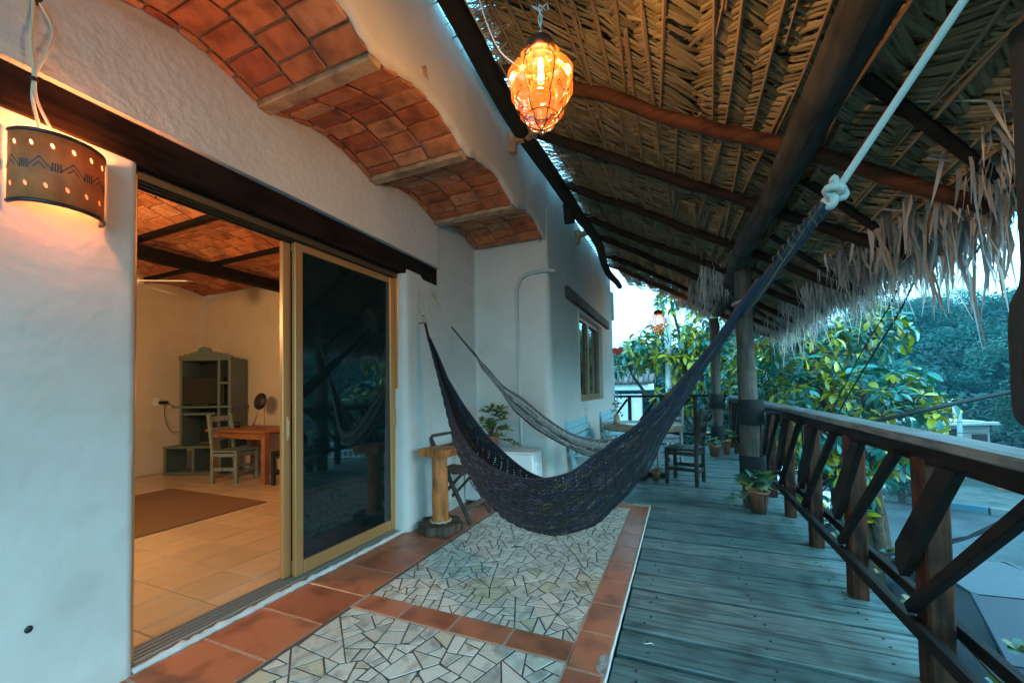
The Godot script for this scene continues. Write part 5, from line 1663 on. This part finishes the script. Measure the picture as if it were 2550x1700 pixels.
func build_outside() -> void:
	M.leaf_vc = mat(Color.WHITE, 0.30, {"vc": 1, "spec": 0.6, "back": Color(0.5, 0.55, 0.15)})
	M.leaf_g = []
	M.leaf_y = []
	for i in 5:
		var g: float = [0.65, 0.85, 1.0, 1.2, 0.75][i]
		M.leaf_g.append(mat(lin(0.014 * g, 0.165 * g, 0.13 * g), 0.30, {"spec": 0.6, "back": lin(0.02, 0.07, 0.03)}))
		M.leaf_y.append(mat(lin(0.40 * g, 0.33 * g, 0.010 * g), 0.38, {"spec": 0.5, "back": lin(0.16, 0.14, 0.02)}))
	var g := setting("ground")
	var s := S(true)
	var n := 70
	var P := func(i: int, j: int) -> Vector3:
		var a := lerpf(-1.5, 1.7, float(i) / n)
		var d := 1.0 + 139.0 * pow(float(j) / n, 1.8)
		var x := sin(a) * d
		var z := -cos(a) * d
		return V(x, hill_y(x, z) if d > 20 else -3.3, z)
	for i in n:
		for j in n: quad(s, P.call(i, j), P.call(i, j + 1), P.call(i + 1, j + 1), P.call(i + 1, j))
	part("terrain", s, mat(lin(0.05, 0.065, 0.045), 0.95, {"tex": "fine", "scale": Vector3.ONE * 0.3}), g)
	s = S()
	face(s, [V(-30, -3.34, 30), V(400, -3.34, 30), V(400, -3.34, -400), V(-30, -3.34, -400), V(-400, -3.34, -400), V(-400, -3.34, 30)], Vector3.UP)
	part("far_ground", s, mat(lin(0.08, 0.09, 0.07), 0.95), g)
	# road with its far kerb and pavement
	var ka := V(1.0, 0, -21.4)
	var kd := V(10, 0, 4.6).normalized()
	var kn := V(kd.z, 0, -kd.x)
	var road := setting("road")
	s = S()
	face(s, [V(1.4, -3.0, 8), V(24, -3.0, 8), ka + kd * 26 + V(0, -3.0, 0), ka - kd * 1.5 + V(0, -3.0, 0), V(1.4, -3.0, -19)], Vector3.UP)
	part("road_surface", s, mat(lin(0.075, 0.08, 0.082), 0.85, {"tex": "road", "bump": "fine_h", "h": 0.5, "scale": Vector3.ONE * 0.10, "detail": "fine", "dscale": Vector3.ONE * 0.8}), road)
	var walk := setting("pavement")
	s = S()
	var kx := Basis(kd, Vector3.UP, -kn)
	box(s, ka + kd * 12 + kn * 2.0 + V(0, -2.97, 0), V(30, 0.30, 3.6), kx, 0.02)
	part("slab", s, mat(lin(0.12, 0.125, 0.11), 0.9, {"tex": "road", "scale": Vector3.ONE * 0.25, "detail": "fine", "dscale": Vector3.ONE * 0.8}), walk)
	for i in 18:
		s = S()
		box(s, ka + kd * (i * 1.5 - 1.0) + kn * 0.10 + V(0, -2.94 + R(-0.01, 0.01), 0), V(1.46, 0.34, 0.18), kx, 0.025)
		part("kerb_stone", s, mat(lin(0.05, 0.12, 0.15), 0.8, {"tex": "grime", "scale": Vector3.ONE * 0.8}) if i % 3 == 0 else M.pave_kerb, walk)
	# weeds on the pavement edge
	for q in [[11.0, 0.5], [7.2, 0.6], [4.0, 0.7]]:
		s = S(true)
		var o := thing("weed_tuft", ["green weed tuft on the kerb by the grille fence", "low weed tuft beside the pavement pole", "small weed tuft on the kerb behind the railing posts"][[11.0, 7.2, 4.0].find(q[0])], "weed", ka + kd * q[0] + kn * q[1] + V(0, -2.82, 0), 0, "weeds along the far kerb")
		for i in 14: leafy(s, V(R(-0.7, 0.7), 0.0, R(-0.25, 0.25)), 6, 0.34, 0.035, [Color(0.04, 0.10, 0.05), Color(0.06, 0.12, 0.05)], 1.0, 1)
		part("blades", s, M.leaf, o)
	# houses over the road
	var bw := func(called: String, label: String, cat: String, at: Vector3, size: Vector3, turn: float, col: Color) -> Node3D:
		var o := thing(called, label, cat, at, turn)
		var q := S()
		box(q, V(0, size.y / 2, 0), size, Basis(), 0.03)
		part("wall", q, mat(col, 0.85, {"tex": "plaster", "scale": Vector3.ONE * 0.3}), o)
		return o
	var b: Node3D = bw.call("white_house", "low white flat-roofed house across the street, at right edge", "house", V(11.9, -3.2, -27.5), V(2.4, 2.4, 3.0), 0.35, lin(0.36, 0.36, 0.37))
	s = S(); box(s, V(0.1, 2.46, 0.1), V(2.7, 0.14, 3.4), Basis(), 0.02); part("roof", s, M.white, b)
	s = S(); box(s, V(-0.6, 1.2, 1.51), V(0.9, 2.0, 0.04), Basis(), 0.01); part("door", s, M.dark_y, b)
	s = S(); box(s, V(0.7, 1.5, 1.51), V(0.7, 0.9, 0.04), Basis(), 0.01); part("window", s, M.black, b)
	b = bw.call("brick_wall", "low weathered brick wall across the street beside the white grille", "wall", ka + kd * 10.4 + kn * 3.9 + V(0, -3.0, 0), V(2.6, 1.35, 0.25), -atan2(kd.z, kd.x), lin(0.25, 0.17, 0.14))
	for r in 9:
		for i in 10:
			s = S()
			box(s, V(-1.30 + (i + (0.5 if r % 2 else 0.0)) * 0.26, 0.12 + r * 0.14, 0.125), V(0.24, 0.12, 0.03), Basis(), 0.004)
			if i < 9 or r % 2 == 0: part("brick", s, M["brick%d" % rng.randi_range(0, 5)], b.get_node("wall"))
	var gr := thing("grille_fence", "white painted metal grille fence across the street", "fence", ka + kd * 13.6 + kn * 3.7 + V(0, -2.85, 0), -atan2(kd.z, kd.x))
	for y in [0.08, 0.5, 0.95]:
		s = S(); box(s, V(0, y, 0), V(3.6, 0.05, 0.04), Basis(), 0.004); part("rail", s, M.white, gr)
	for i in 12:
		s = S(); box(s, V(-1.76 + i * 0.32, 0.5, 0), V(0.05, 1.0, 0.05), Basis(), 0.004); part("bar", s, M.white, gr)
	b = bw.call("grey_house", "grey house wall behind the trees, seen between the railing posts", "house", V(6.0, -3.2, -25.5), V(4.4, 3.0, 3.0), 0.4, lin(0.30, 0.36, 0.38))
	s = S(); box(s, V(0, 3.08, 0), V(4.8, 0.16, 3.4), Basis(), 0.02); part("roof", s, M.concrete, b)
	for i in 2:
		s = S(); box(s, V(-1.0 + 2.0 * i, 1.6, 1.51), V(0.8, 0.9, 0.04), Basis(), 0.01); part("window", s, M.black, b)
	s = S(); box(s, V(0.0, 1.0, 1.51), V(0.8, 1.9, 0.04), Basis(), 0.01); part("door", s, M.dark_y, b)
	# small white neighbour with a tiled roof beyond the end railing
	b = thing("tile_roofed_house", "small white house with brown tiled roof beyond the end railing", "house", V(-5.2, -3.0, -20))
	s = S(); box(s, V(0, 1.95, -1.5), V(6.3, 3.9, 4.0), Basis(), 0.03); part("wall", s, mat(lin(0.62, 0.62, 0.60), 0.85, {"tex": "plaster", "scale": Vector3.ONE * 0.3}), b)
	s = S(); box(s, V(0.3, 4.32, 0.55), V(7.1, 0.36, 0.5), Basis(), 0.03); box(s, V(3.6, 4.30, -1.5), V(0.4, 0.34, 4.0), Basis(), 0.03); part("eave_beam", s, M.white, b)
	s = S(); prism(s, PackedVector2Array([Vector2(-3.6, 4.5), Vector2(3.9, 4.5), Vector2(0.5, 5.85), Vector2(-3.6, 5.85)]), 0.3, Transform3D(Basis(), V(0, 0, -1.0))); part("gable", s, mat(lin(0.25, 0.30, 0.31), 0.8), b)
	var rt := pnode("roof", b)
	for i in 34:
		s = S(true)
		var x := -3.5 + i * 0.225
		var z1 := 1.0
		tube(s, [V(x, 4.50 + R(-0.01, 0.01), z1), V(x, 5.0, -0.2), V(x, 5.75 - maxf(0, x - 0.5) * 0.35, -2.0 + maxf(0, x - 0.5) * 0.3)], [0.11, 0.105, 0.10], 8)
		part("tile_row", s, M["roof%d" % (i % 3)], rt)
	s = S(); box(s, V(1.9, 3.1, 0.52), V(0.45, 0.75, 0.06), Basis(), 0.01); part("window", s, M.dark_y, b)
	s = S(); box(s, V(1.75, 1.2, 0.52), V(0.9, 2.4, 0.06), Basis(), 0.01); part("door", s, M.pine, b)
	var po := thing("white_post", "slim white painted post standing beyond the end railing", "post", V(-0.34, -3.0, -13.0))
	s = S(true); tube(s, [V(0, 0, 0), V(0, 6.4, 0)], 0.10, 12); part("shaft", s, M.white, po)
	s = S(); box(s, V(0, 3.3, 0), V(0.24, 0.05, 0.24), Basis(), 0.01); part("collar", s, M.white, po)
	for q in [[11.3, -24.0, 2.9, "grey utility pole before the hillside, beside the white house"], [6.1, -20.6, 2.0, "short grey concrete post on the far pavement"]]:
		po = thing("utility_pole", q[3], "pole", V(q[0], -3.0, q[1]))
		s = S(true); tube(s, [V(0, 0, 0), V(0, q[2], 0)], [0.11, 0.08], 10); part("shaft", s, mat(lin(0.34, 0.34, 0.32), 0.85), po)
		s = S(); box(s, V(0, q[2] - 0.2, 0), V(0.7, 0.06, 0.06), Basis(), 0.01); part("crossarm", s, M.iron, po)
	# cables
	var cab := func(label: String, pts: Array, r: float) -> void:
		var q := S(true)
		tube(q, curve(pts, 8), r, 6)
		tag(part("cable", q, M.black), label, "cable", "street cables")
	cab.call("thick black cable crossing behind the handrail towards the right edge", [V(1.30, 0.80, -4.7), V(1.9, 1.015, -4.5), V(2.45, 1.17, -4.5), V(3.4, 1.42, -4.4)], 0.019)
	cab.call("twisted black cable sagging below the railing over the road", [V(1.25, -0.15, -4.0), V(1.80, 0.066, -4.0), V(1.98, 0.177, -4.0), V(2.25, 0.38, -4.0), V(3.0, 0.9, -3.9)], 0.011)
	cab.call("thin second strand twisted round the sagging cable", [V(1.25, -0.16, -3.985), V(1.80, 0.085, -4.0), V(1.98, 0.165, -3.99), V(2.25, 0.40, -4.0), V(3.0, 0.92, -3.9)], 0.006)
	for k in 4: cab.call("thin power line across the hillside, %s of four" % ["topmost", "second from top", "third from top", "lowest"][k], [V(3.0, 0.9 - k * 0.42, -20 - k * 0.3), V(8.0, 0.22 - k * 0.4, -20), V(11.0, 0.25 - k * 0.4, -20), V(16.0, 0.6 - k * 0.4, -19)], 0.014)
	cab.call("thin drooping wire from the roof towards the street, left of the pair", [V(1.55, 2.35, -3.6), V(1.62, 1.95, -4.2), V(1.66, 1.62, -4.9), V(1.7, 1.1, -5.8), V(1.75, 0.6, -6.6)], 0.006)
	cab.call("thin drooping wire from the roof towards the street, right of the pair", [V(1.62, 2.33, -3.55), V(1.70, 1.90, -4.25), V(1.73, 1.56, -4.9), V(1.76, 1.06, -5.8), V(1.8, 0.55, -6.6)], 0.008)
	build_cars()
	# trees
	almond_tree("large-leaved almond tree with yellow and green leaves right of the log post", V(2.9, -3.0, -8.6), [
		[V(-0.75, 4.9, -0.3), V(0.85, 0.75, 0.8), 1.0], [V(0.25, 5.2, -0.6), V(0.55, 0.55, 0.7), 0.55], [V(0.15, 3.9, 0.1), V(0.9, 0.75, 0.8), 1.1], [V(-0.8, 3.6, -0.2), V(0.9, 1.0, 0.9), 1.2], [V(-0.55, 2.6, 0.1), V(0.75, 0.7, 0.8), 0.7], [V(-1.4, 4.2, -0.9), V(0.7, 1.1, 0.7), 0.9], [V(0.0, 3.2, 0.35), V(0.6, 0.4, 0.5), 0.45]], 88, 0.195, 300, 501)
	almond_tree("tall almond tree spreading over the far end of the deck", V(0.9, -3.0, -13.2), [
		[V(-1.2, 5.5, 0.2), V(1.3, 0.75, 0.9), 1.0], [V(-2.6, 5.1, 0.0), V(1.1, 0.45, 0.8), 0.55], [V(0.2, 5.9, 0.2), V(1.1, 0.95, 0.9), 1.0], [V(-0.3, 4.8, 0.2), V(1.1, 0.7, 0.9), 0.9], [V(0.6, 4.2, 0.4), V(1.0, 1.2, 0.9), 1.1], [V(-1.1, 3.9, 0.6), V(0.55, 0.45, 0.5), 0.4], [V(0.5, 2.6, 0.3), V(1.0, 0.9, 0.9), 0.8], [V(-1.2, 6.9, 0.4), V(0.35, 0.3, 0.3), 0.12]], 100, 0.25, 300, 502)
	rng.seed = 77
	# creeper along the street side of the deck
	var o := thing("creeper", "leafy creeper hanging along the street edge of the deck", "creeper", V(1.24, -0.04, 0))
	s = S(true)
	var st := S(true)
	for i in 34:
		var z := -1.2 - i * 0.13
		leafy(s, V(R(-0.08, 0.16), R(-0.25, 0.10), z), 6, 0.085, 0.045, [Color(0.03, 0.09, 0.05), Color(0.13, 0.12, 0.02), Color(0.04, 0.10, 0.08)], 0.8, 2)
	tube(st, log_path(V(0, 0, -1.0), V(0.05, -0.05, -5.8), 20, 0.1, 3.0), 0.006, 5)
	tube(st, curve([V(-0.02, 0.75, -2.92), V(0.0, 0.55, -2.95), V(-0.01, 0.40, -3.0), V(-0.06, 0.28, -3.05), V(-0.12, 0.22, -3.1)], 5), 0.004, 5)
	for i in 7: leafy(s, V(0.0 + R(-0.04, 0.04), 0.72 - i * 0.075, -2.94 - i * 0.02), 1, 0.075, 0.05, [Color(0.16, 0.14, 0.02), Color(0.05, 0.10, 0.04)], -0.9, 2)
	part("leaves", s, M.leaf, o)
	part("stem", st, M.bark, o)
	o = thing("vine_strand", "strand of small yellow leaves strung along wires before the white house", "vine", V(3.75, 0.26, -8.0))
	s = S(true)
	st = S(true)
	tube(st, curve([V(-1.2, 0.0, 0.3), V(0.0, -0.02, 0.0), V(1.0, 0.02, -0.1), V(2.2, 0.12, -0.2)], 6), 0.006, 5)
	for i in 22: leafy(s, V(-0.6 + i * 0.125, -0.03 + R(-0.03, 0.05), R(-0.05, 0.05)), 3, 0.16, 0.10, [Color(0.17, 0.15, 0.015), Color(0.06, 0.11, 0.04)], -0.6, 2)
	part("leaves", s, M.leaf, o)
	part("stem", st, M.bark, o)
	# round-topped shrub
	var kinds := [clump_mesh(200, 1.0, 0.105), clump_mesh(200, 1.0, 0.095), clump_mesh(160, 1.0, 0.13)]
	M.jungle = mat(Color.WHITE, 0.6, {"vc": 1, "spec": 0.4})
	var bush := func(called: String, label: String, cat: String, at: Vector3, rad: Vector3, cnt: int, col: Color, group := "") -> void:
		var t := thing(called, label, cat, at, 0, group)
		var q := S(true)
		tube(q, log_path(V(0, -rad.y * 0.9 - 1.2, 0), V(0, rad.y * 0.1, 0), 6, 0.2, at.x), log_radii(6, 0.16, 0.08, at.z), 8)
		part("trunk", q, M.bark, t)
		var mm := MultiMesh.new()
		mm.transform_format = MultiMesh.TRANSFORM_3D
		mm.use_colors = true
		mm.mesh = kinds[0]
		mm.instance_count = cnt
		for i in cnt:
			var d := V(R(-1, 1), R(-0.8, 1), R(-1, 1)).normalized() * pow(R(0.1, 1), 0.4)
			var k := R(0.28, 0.5) * minf(rad.x, rad.y)
			mm.set_instance_transform(i, Transform3D(Basis(V(0, 1, 0), R(0, 6)).scaled(V(k, k, k)), d * rad * 0.82))
			var gg := R(0.6, 1.3)
			mm.set_instance_color(i, Color(col.r * gg, col.g * gg, col.b * gg))
		var mi := MultiMeshInstance3D.new()
		mi.multimesh = mm
		mi.material_override = M.jungle
		mi.name = "crown"
		t.add_child(mi, true)
		tag(mi, "", "", "", "stuff")
	bush.call("round_shrub", "smooth dome-shaped green shrub across the road behind the handrail", "shrub", V(7.2, -1.5, -18.6), V(1.0, 1.9, 1.0), 90, Color(0.03, 0.09, 0.065))
	bush.call("street_tree", "dense dark tree behind the far kerb, left of the utility pole", "tree", V(4.6, -0.6, -23.5), V(2.6, 2.4, 2.2), 120, Color(0.02, 0.065, 0.055))
	bush.call("street_tree", "leafy green tree leaning over the white house's roof", "tree", V(14.6, 0.2, -24.0), V(2.2, 1.5, 2.0), 90, Color(0.025, 0.085, 0.05))
	bush.call("neighbour_tree", "dark green tree behind the tile-roofed house", "tree", V(-2.0, 0.2, -27.0), V(4.2, 2.9, 3.0), 150, Color(0.018, 0.07, 0.065))
	bush.call("neighbour_tree", "bluish green tree right of the tile-roofed house", "tree", V(2.2, 0.0, -25.0), V(3.0, 2.6, 2.6), 130, Color(0.02, 0.08, 0.075))
	bush.call("low_bush", "blue-green bush below the end railing", "bush", V(-0.4, -1.0, -14.5), V(1.4, 1.4, 1.0), 80, Color(0.02, 0.09, 0.085))
	bush.call("low_bush", "dark bush filling the corner behind the two railings", "bush", V(1.5, 0.0, -12.0), V(1.0, 1.7, 0.9), 90, Color(0.014, 0.06, 0.045))
	# the wooded hillside: nearer crowns one by one, the rest as one mass
	var crown_lab := ["pale trunked tree standing on the hillside's skyline", "broad tree crown on the skyline behind the fringe", "rounded tree crown at the hill's right shoulder", "low crown on the hillside above the round shrub"]
	for k in 4:
		var a: float = [0.40, 0.46, 0.56, 0.33][k]
		var d: float = [50.0, 46.0, 42.0, 36.0][k]
		var x := sin(a) * d
		var z := -cos(a) * d
		bush.call("hillside_tree", crown_lab[k], "tree", V(x, hill_y(x, z) + 1.2, z), V(3.2, 2.2, 3.0), 130, Color(0.018, 0.10, 0.08))
	var per := [[], [], []]
	for i in 150:          # separate crowns standing out of the mass
		var a := R(-0.42, 0.85)
		var d := 29.0 + 42.0 * sqrt(rng.randf())
		if d < 33.0 and a > 0.1: continue
		var rad := R(1.5, 3.2)
		var c0 := V(sin(a) * d, hill_y(sin(a) * d, -cos(a) * d) + rad * 0.55, -cos(a) * d)
		var tone := R(0.55, 1.45)
		var warm := R(0.6, 2.2)
		for j in 24:
			var dir := V(R(-1, 1), R(-0.2, 1), R(-1, 1)).normalized()
			var k := rad * R(0.26, 0.42)
			var gg := tone * R(0.75, 1.2)
			per[j % 3].append([Transform3D(Basis(V(0, 1, 0), R(0, 6)).scaled(V(k, k * 0.8, k)), c0 + dir * rad * V(1, 0.75, 1) * R(0.75, 1.0)), Color(0.016 * gg * warm, 0.11 * gg, 0.085 * gg)])
	for i in 2600:
		var a := R(-0.42, 0.85)
		var d := 27.0 + 45.0 * sqrt(rng.randf())
		var x := sin(a) * d
		var z := -cos(a) * d
		if d < 31.0 and a > 0.1: continue
		var k := R(0.7, 1.7) * (0.8 + d * 0.008)
		var gg := R(0.3, 0.9) * (0.85 + 0.5 * wob.get_noise_2d(x * 0.3, z * 0.3))
		var cc := Color(0.016 * gg * R(0.7, 1.9), 0.11 * gg, 0.088 * gg * R(0.8, 1.2))
		if rng.randf() < 0.12: cc = Color(0.085 * gg, 0.095 * gg, 0.075 * gg)
		per[i % 3].append([Transform3D(Basis(V(0, 1, 0), R(0, 6)).scaled(V(k, k * R(0.8, 1.3), k)), V(x, hill_y(x, z) + k * 0.3 + (R(0, 1.2) if rng.randf() < 0.2 else 0.0), z)), cc])
	var wood_ := Node3D.new()
	wood_.name = "hillside_jungle"
	add_child(wood_, true)
	tag(wood_, "dense wooded hillside rising beyond the street to the skyline", "jungle", "", "stuff")
	for k in 3:
		var mm := MultiMesh.new()
		mm.transform_format = MultiMesh.TRANSFORM_3D
		mm.use_colors = true
		mm.mesh = kinds[k]
		mm.instance_count = per[k].size()
		for i in per[k].size():
			mm.set_instance_transform(i, per[k][i][0])
			mm.set_instance_color(i, per[k][i][1])
		var mi := MultiMeshInstance3D.new()
		mi.multimesh = mm
		mi.material_override = M.jungle
		mi.name = numbered("foliage", wood_)
		wood_.add_child(mi, true)
		tag(mi, "", "", "", "stuff")
	# far blue ridge
	s = S(true)
	for i in 60:
		var q := []
		for e in [[0, 0], [0, 1], [1, 1], [1, 0]]:
			var a := lerpf(-0.7, 1.2, (i + e[0]) / 60.0)
			var hh := 26.0 + 9.0 * wob.get_noise_2d(a * 5.0, 2.0) + 2.0 * wob.get_noise_2d(a * 30.0, 7.0)
			var d: float = 300.0 + 60.0 * e[1]
			q.append(V(sin(a) * d, -4.0 if e[1] == 0 else hh, -cos(a) * d))
		quad(s, q[0], q[1], q[2], q[3])
	tag(part("far_ridge", s, mat(lin(0.05, 0.09, 0.11), 1.0)), "", "", "", "structure")

func build_cars() -> void:
	var o := thing("parked_car", "grey car parked below the deck, windscreen towards the railing", "car", V(4.05, -3.0, -7.6), 0.10)
	var paint := mat(lin(0.055, 0.053, 0.064), 0.45, {"spec": 0.4})
	var s := S(true)
	# body by cross sections along its length: [z, half width, floor, waist, bonnet height]
	var secs := [[2.15, 0.70, 0.35, 0.62, 0.70], [2.05, 0.80, 0.25, 0.70, 0.82], [1.2, 0.86, 0.25, 0.80, 0.93], [0.75, 0.86, 0.25, 0.84, 0.98], [-1.2, 0.86, 0.25, 0.88, 1.0], [-1.9, 0.84, 0.28, 0.90, 0.98], [-2.15, 0.76, 0.40, 0.78, 0.86]]
	var ring := func(c: Array) -> Array:
		var w: float = c[1]
		return [V(-w * 0.9, c[2], c[0]), V(-w, c[2] + 0.15, c[0]), V(-w, c[3], c[0]), V(-w * 0.86, c[4], c[0]), V(0, c[4] + 0.03, c[0]), V(w * 0.86, c[4], c[0]), V(w, c[3], c[0]), V(w, c[2] + 0.15, c[0]), V(w * 0.9, c[2], c[0])]
	for i in secs.size() - 1:
		var a: Array = ring.call(secs[i])
		var b: Array = ring.call(secs[i + 1])
		for k in 8: quad(s, a[k], a[k + 1], b[k + 1], b[k])
	face(s, ring.call(secs[0]), V(0, 0, 1))
	face(s, ring.call(secs[-1]), V(0, 0, -1))
	part("body", s, paint, o)
	s = S()
	# roof and pillars, then glass set slightly inside
	var rf := [V(-0.60, 1.45, 0.25), V(0.60, 1.45, 0.25), V(0.58, 1.46, -1.0), V(-0.58, 1.46, -1.0)]
	face(s, [rf[0], rf[1], V(0.58, 1.49, -0.4), V(-0.58, 1.49, -0.4)], Vector3.UP)
	face(s, [V(-0.58, 1.49, -0.4), V(0.58, 1.49, -0.4), rf[2], rf[3]], Vector3.UP)
	face(s, rf, Vector3.DOWN)
	for sd in [-1, 1]:
		bar(s, V(0.74 * sd, 0.97, 1.0), V(0.60 * sd, 1.45, 0.25), 0.06, 0.05)
		bar(s, V(0.78 * sd, 1.0, -0.4), V(0.60 * sd, 1.45, -0.4), 0.07, 0.05)
		bar(s, V(0.74 * sd, 1.0, -1.7), V(0.58 * sd, 1.45, -1.0), 0.09, 0.05)
		bar(s, V(0.60 * sd, 1.45, 0.25), V(0.58 * sd, 1.46, -1.0), 0.05, 0.04)
	part("roof", s, paint, o)
	var gl := mat(lin(0.035, 0.04, 0.05), 0.12, {"spec": 0.4})
	s = S(true)
	quad(s, V(-0.72, 0.975, 0.99), V(-0.585, 1.44, 0.26), V(0.585, 1.44, 0.26), V(0.72, 0.975, 0.99))
	part("windscreen", s, gl, o)
	s = S(true)
	quad(s, V(-0.72, 1.0, -1.69), V(-0.57, 1.44, -1.01), V(0.57, 1.44, -1.01), V(0.72, 1.0, -1.69))
	part("rear_window", s, gl, o)
	for sd in [-1, 1]:
		s = S(true)
		face(s, [V(0.765 * sd, 0.99, 0.9), V(0.60 * sd, 1.43, 0.2), V(0.585 * sd, 1.43, -0.98), V(0.755 * sd, 1.0, -1.6)], V(sd, 0.3, 0))
		part("side_window", s, gl, o)
		s = S(); box(s, V(0.93 * sd, 1.02, 0.7), V(0.16, 0.12, 0.08), Basis(), 0.02); part("mirror", s, paint, o)
		s = S(); box(s, V(0.55 * sd, 0.68, 2.09), V(0.32, 0.12, 0.10), Basis(), 0.03); part("headlight", s, M.white, o)
		for z in [1.35, -1.35]:
			s = S(true)
			lathe(s, [Vector2(0, 0.09), Vector2(0.2, 0.09), Vector2(0.22, 0.10), Vector2(0.31, 0.08), Vector2(0.32, 0.0), Vector2(0.31, -0.08), Vector2(0.0, -0.09)], Transform3D(Basis(V(0, 0, 1), PI / 2 * -sd), V(0.80 * sd, 0.32, z)), 22)
			part("wheel", s, M.black, o)
	var o2 := o.duplicate() as Node3D
	o2.name = numbered("parked_car", self)
	add_child(o2, true)
	o2.position = V(3.35, -3.0, -16.0)
	o2.rotation.y = 0.2
	tag(o2, "white car parked farther down the street, seen between railing bars", "car")
	var wp := mat(lin(0.65, 0.66, 0.68), 0.3, {"spec": 0.6})
	for nm in ["body", "roof", "mirror", "mirror_001"]: (o2.get_node(nm) as MeshInstance3D).material_override = wp

func _ready() -> void:
	rng.seed = 20240
	# camera: level lens shifted up a little, as the photograph's verticals show
	var cam := Camera3D.new()
	cam.name = "camera"
	cam.projection = Camera3D.PROJECTION_FRUSTUM
	cam.near = 0.05
	cam.far = 600.0
	cam.size = 2.0 * 850.0 / 988.5 * 0.05
	cam.frustum_offset = Vector2(0, 92.0 / 988.5 * 0.05)
	cam.transform = Transform3D(Basis(V(0, 1, 0), deg_to_rad(23.09)) * Basis(V(1, 0, 0), deg_to_rad(1.695)) * Basis(V(0, 0, 1), deg_to_rad(-1.03)), V(0, 1.25, 0))
	add_child(cam)
	cam.current = true
	# sky: late dusk, pale at the horizon with soft cloud
	var im := Image.create(512, 256, false, Image.FORMAT_RGBF)
	var cn := FastNoiseLite.new()
	cn.frequency = 1.6
	cn.fractal_octaves = 5
	cn.seed = 9
	for y in 256:
		var el := PI * (0.5 - (y + 0.5) / 256.0)
		for x in 512:
			var az := TAU * (x + 0.5) / 512.0
			var d := V(cos(el) * cos(az), sin(el), cos(el) * sin(az))
			var up := clampf(d.y, 0, 1)
			var c := Vector3(0.29, 0.73, 0.90).lerp(Vector3(0.10, 0.47, 0.78), pow(up, 0.55))
			var cl := smoothstep(0.0, 0.45, cn.get_noise_3d(d.x * 1.3, d.y * 4.5, d.z * 1.3))
			var sh := smoothstep(-0.1, 0.5, cn.get_noise_3d(d.x * 2.0 + 5.0, d.y * 6.0, d.z * 2.0))
			var cc := Vector3(0.50, 0.84, 0.92).lerp(Vector3(0.145, 0.165, 0.21), sh)
			c = c.lerp(cc, cl * 0.75 * (1.0 - up * 0.5))
			im.set_pixel(x, y, Color(c.x, c.y, c.z))
	var pano := PanoramaSkyMaterial.new()
	pano.panorama = ImageTexture.create_from_image(im)
	pano.energy_multiplier = 1.0
	var sky := Sky.new()
	sky.sky_material = pano
	var env := Environment.new()
	env.background_mode = Environment.BG_SKY
	env.sky = sky
	env.background_energy_multiplier = 1.0
	env.tonemap_mode = Environment.TONE_MAPPER_LINEAR
	env.tonemap_exposure = 5.9
	env.sdfgi_enabled = true
	env.ssao_enabled = true
	env.ssil_enabled = true
	env.fog_enabled = true
	env.fog_density = 0.0012
	env.fog_light_color = Color(0.35, 0.70, 0.75)
	var we := WorldEnvironment.new()
	we.name = "environment"
	we.environment = env
	add_child(we)
	var sun := DirectionalLight3D.new()
	sun.name = "sun"
	sun.light_color = Color(0.80, 0.94, 1.0)
	sun.light_energy = 0.15
	sun.light_angular_distance = 30.0
	sun.shadow_enabled = true
	sun.transform = Transform3D(Basis.looking_at(V(-0.88, -0.34, -0.22)), V(0, 20, 0))
	add_child(sun)
	make_materials()
	M.pave_kerb = mat(lin(0.16, 0.165, 0.155), 0.85, {"tex": "grime", "scale": Vector3.ONE * 0.8})
	for i in 3: M["roof%d" % i] = mat([lin(0.17, 0.12, 0.10), lin(0.22, 0.17, 0.15), lin(0.13, 0.105, 0.10)][i], 0.9, {"tex": "grime", "scale": Vector3.ONE})
	build_terrace()
	build_deck()
	build_house()
	build_roof()
	build_posts()
	build_railing()
	build_lamps()
	build_furniture()
	build_hammocks()
	build_room_things()
	build_outside()
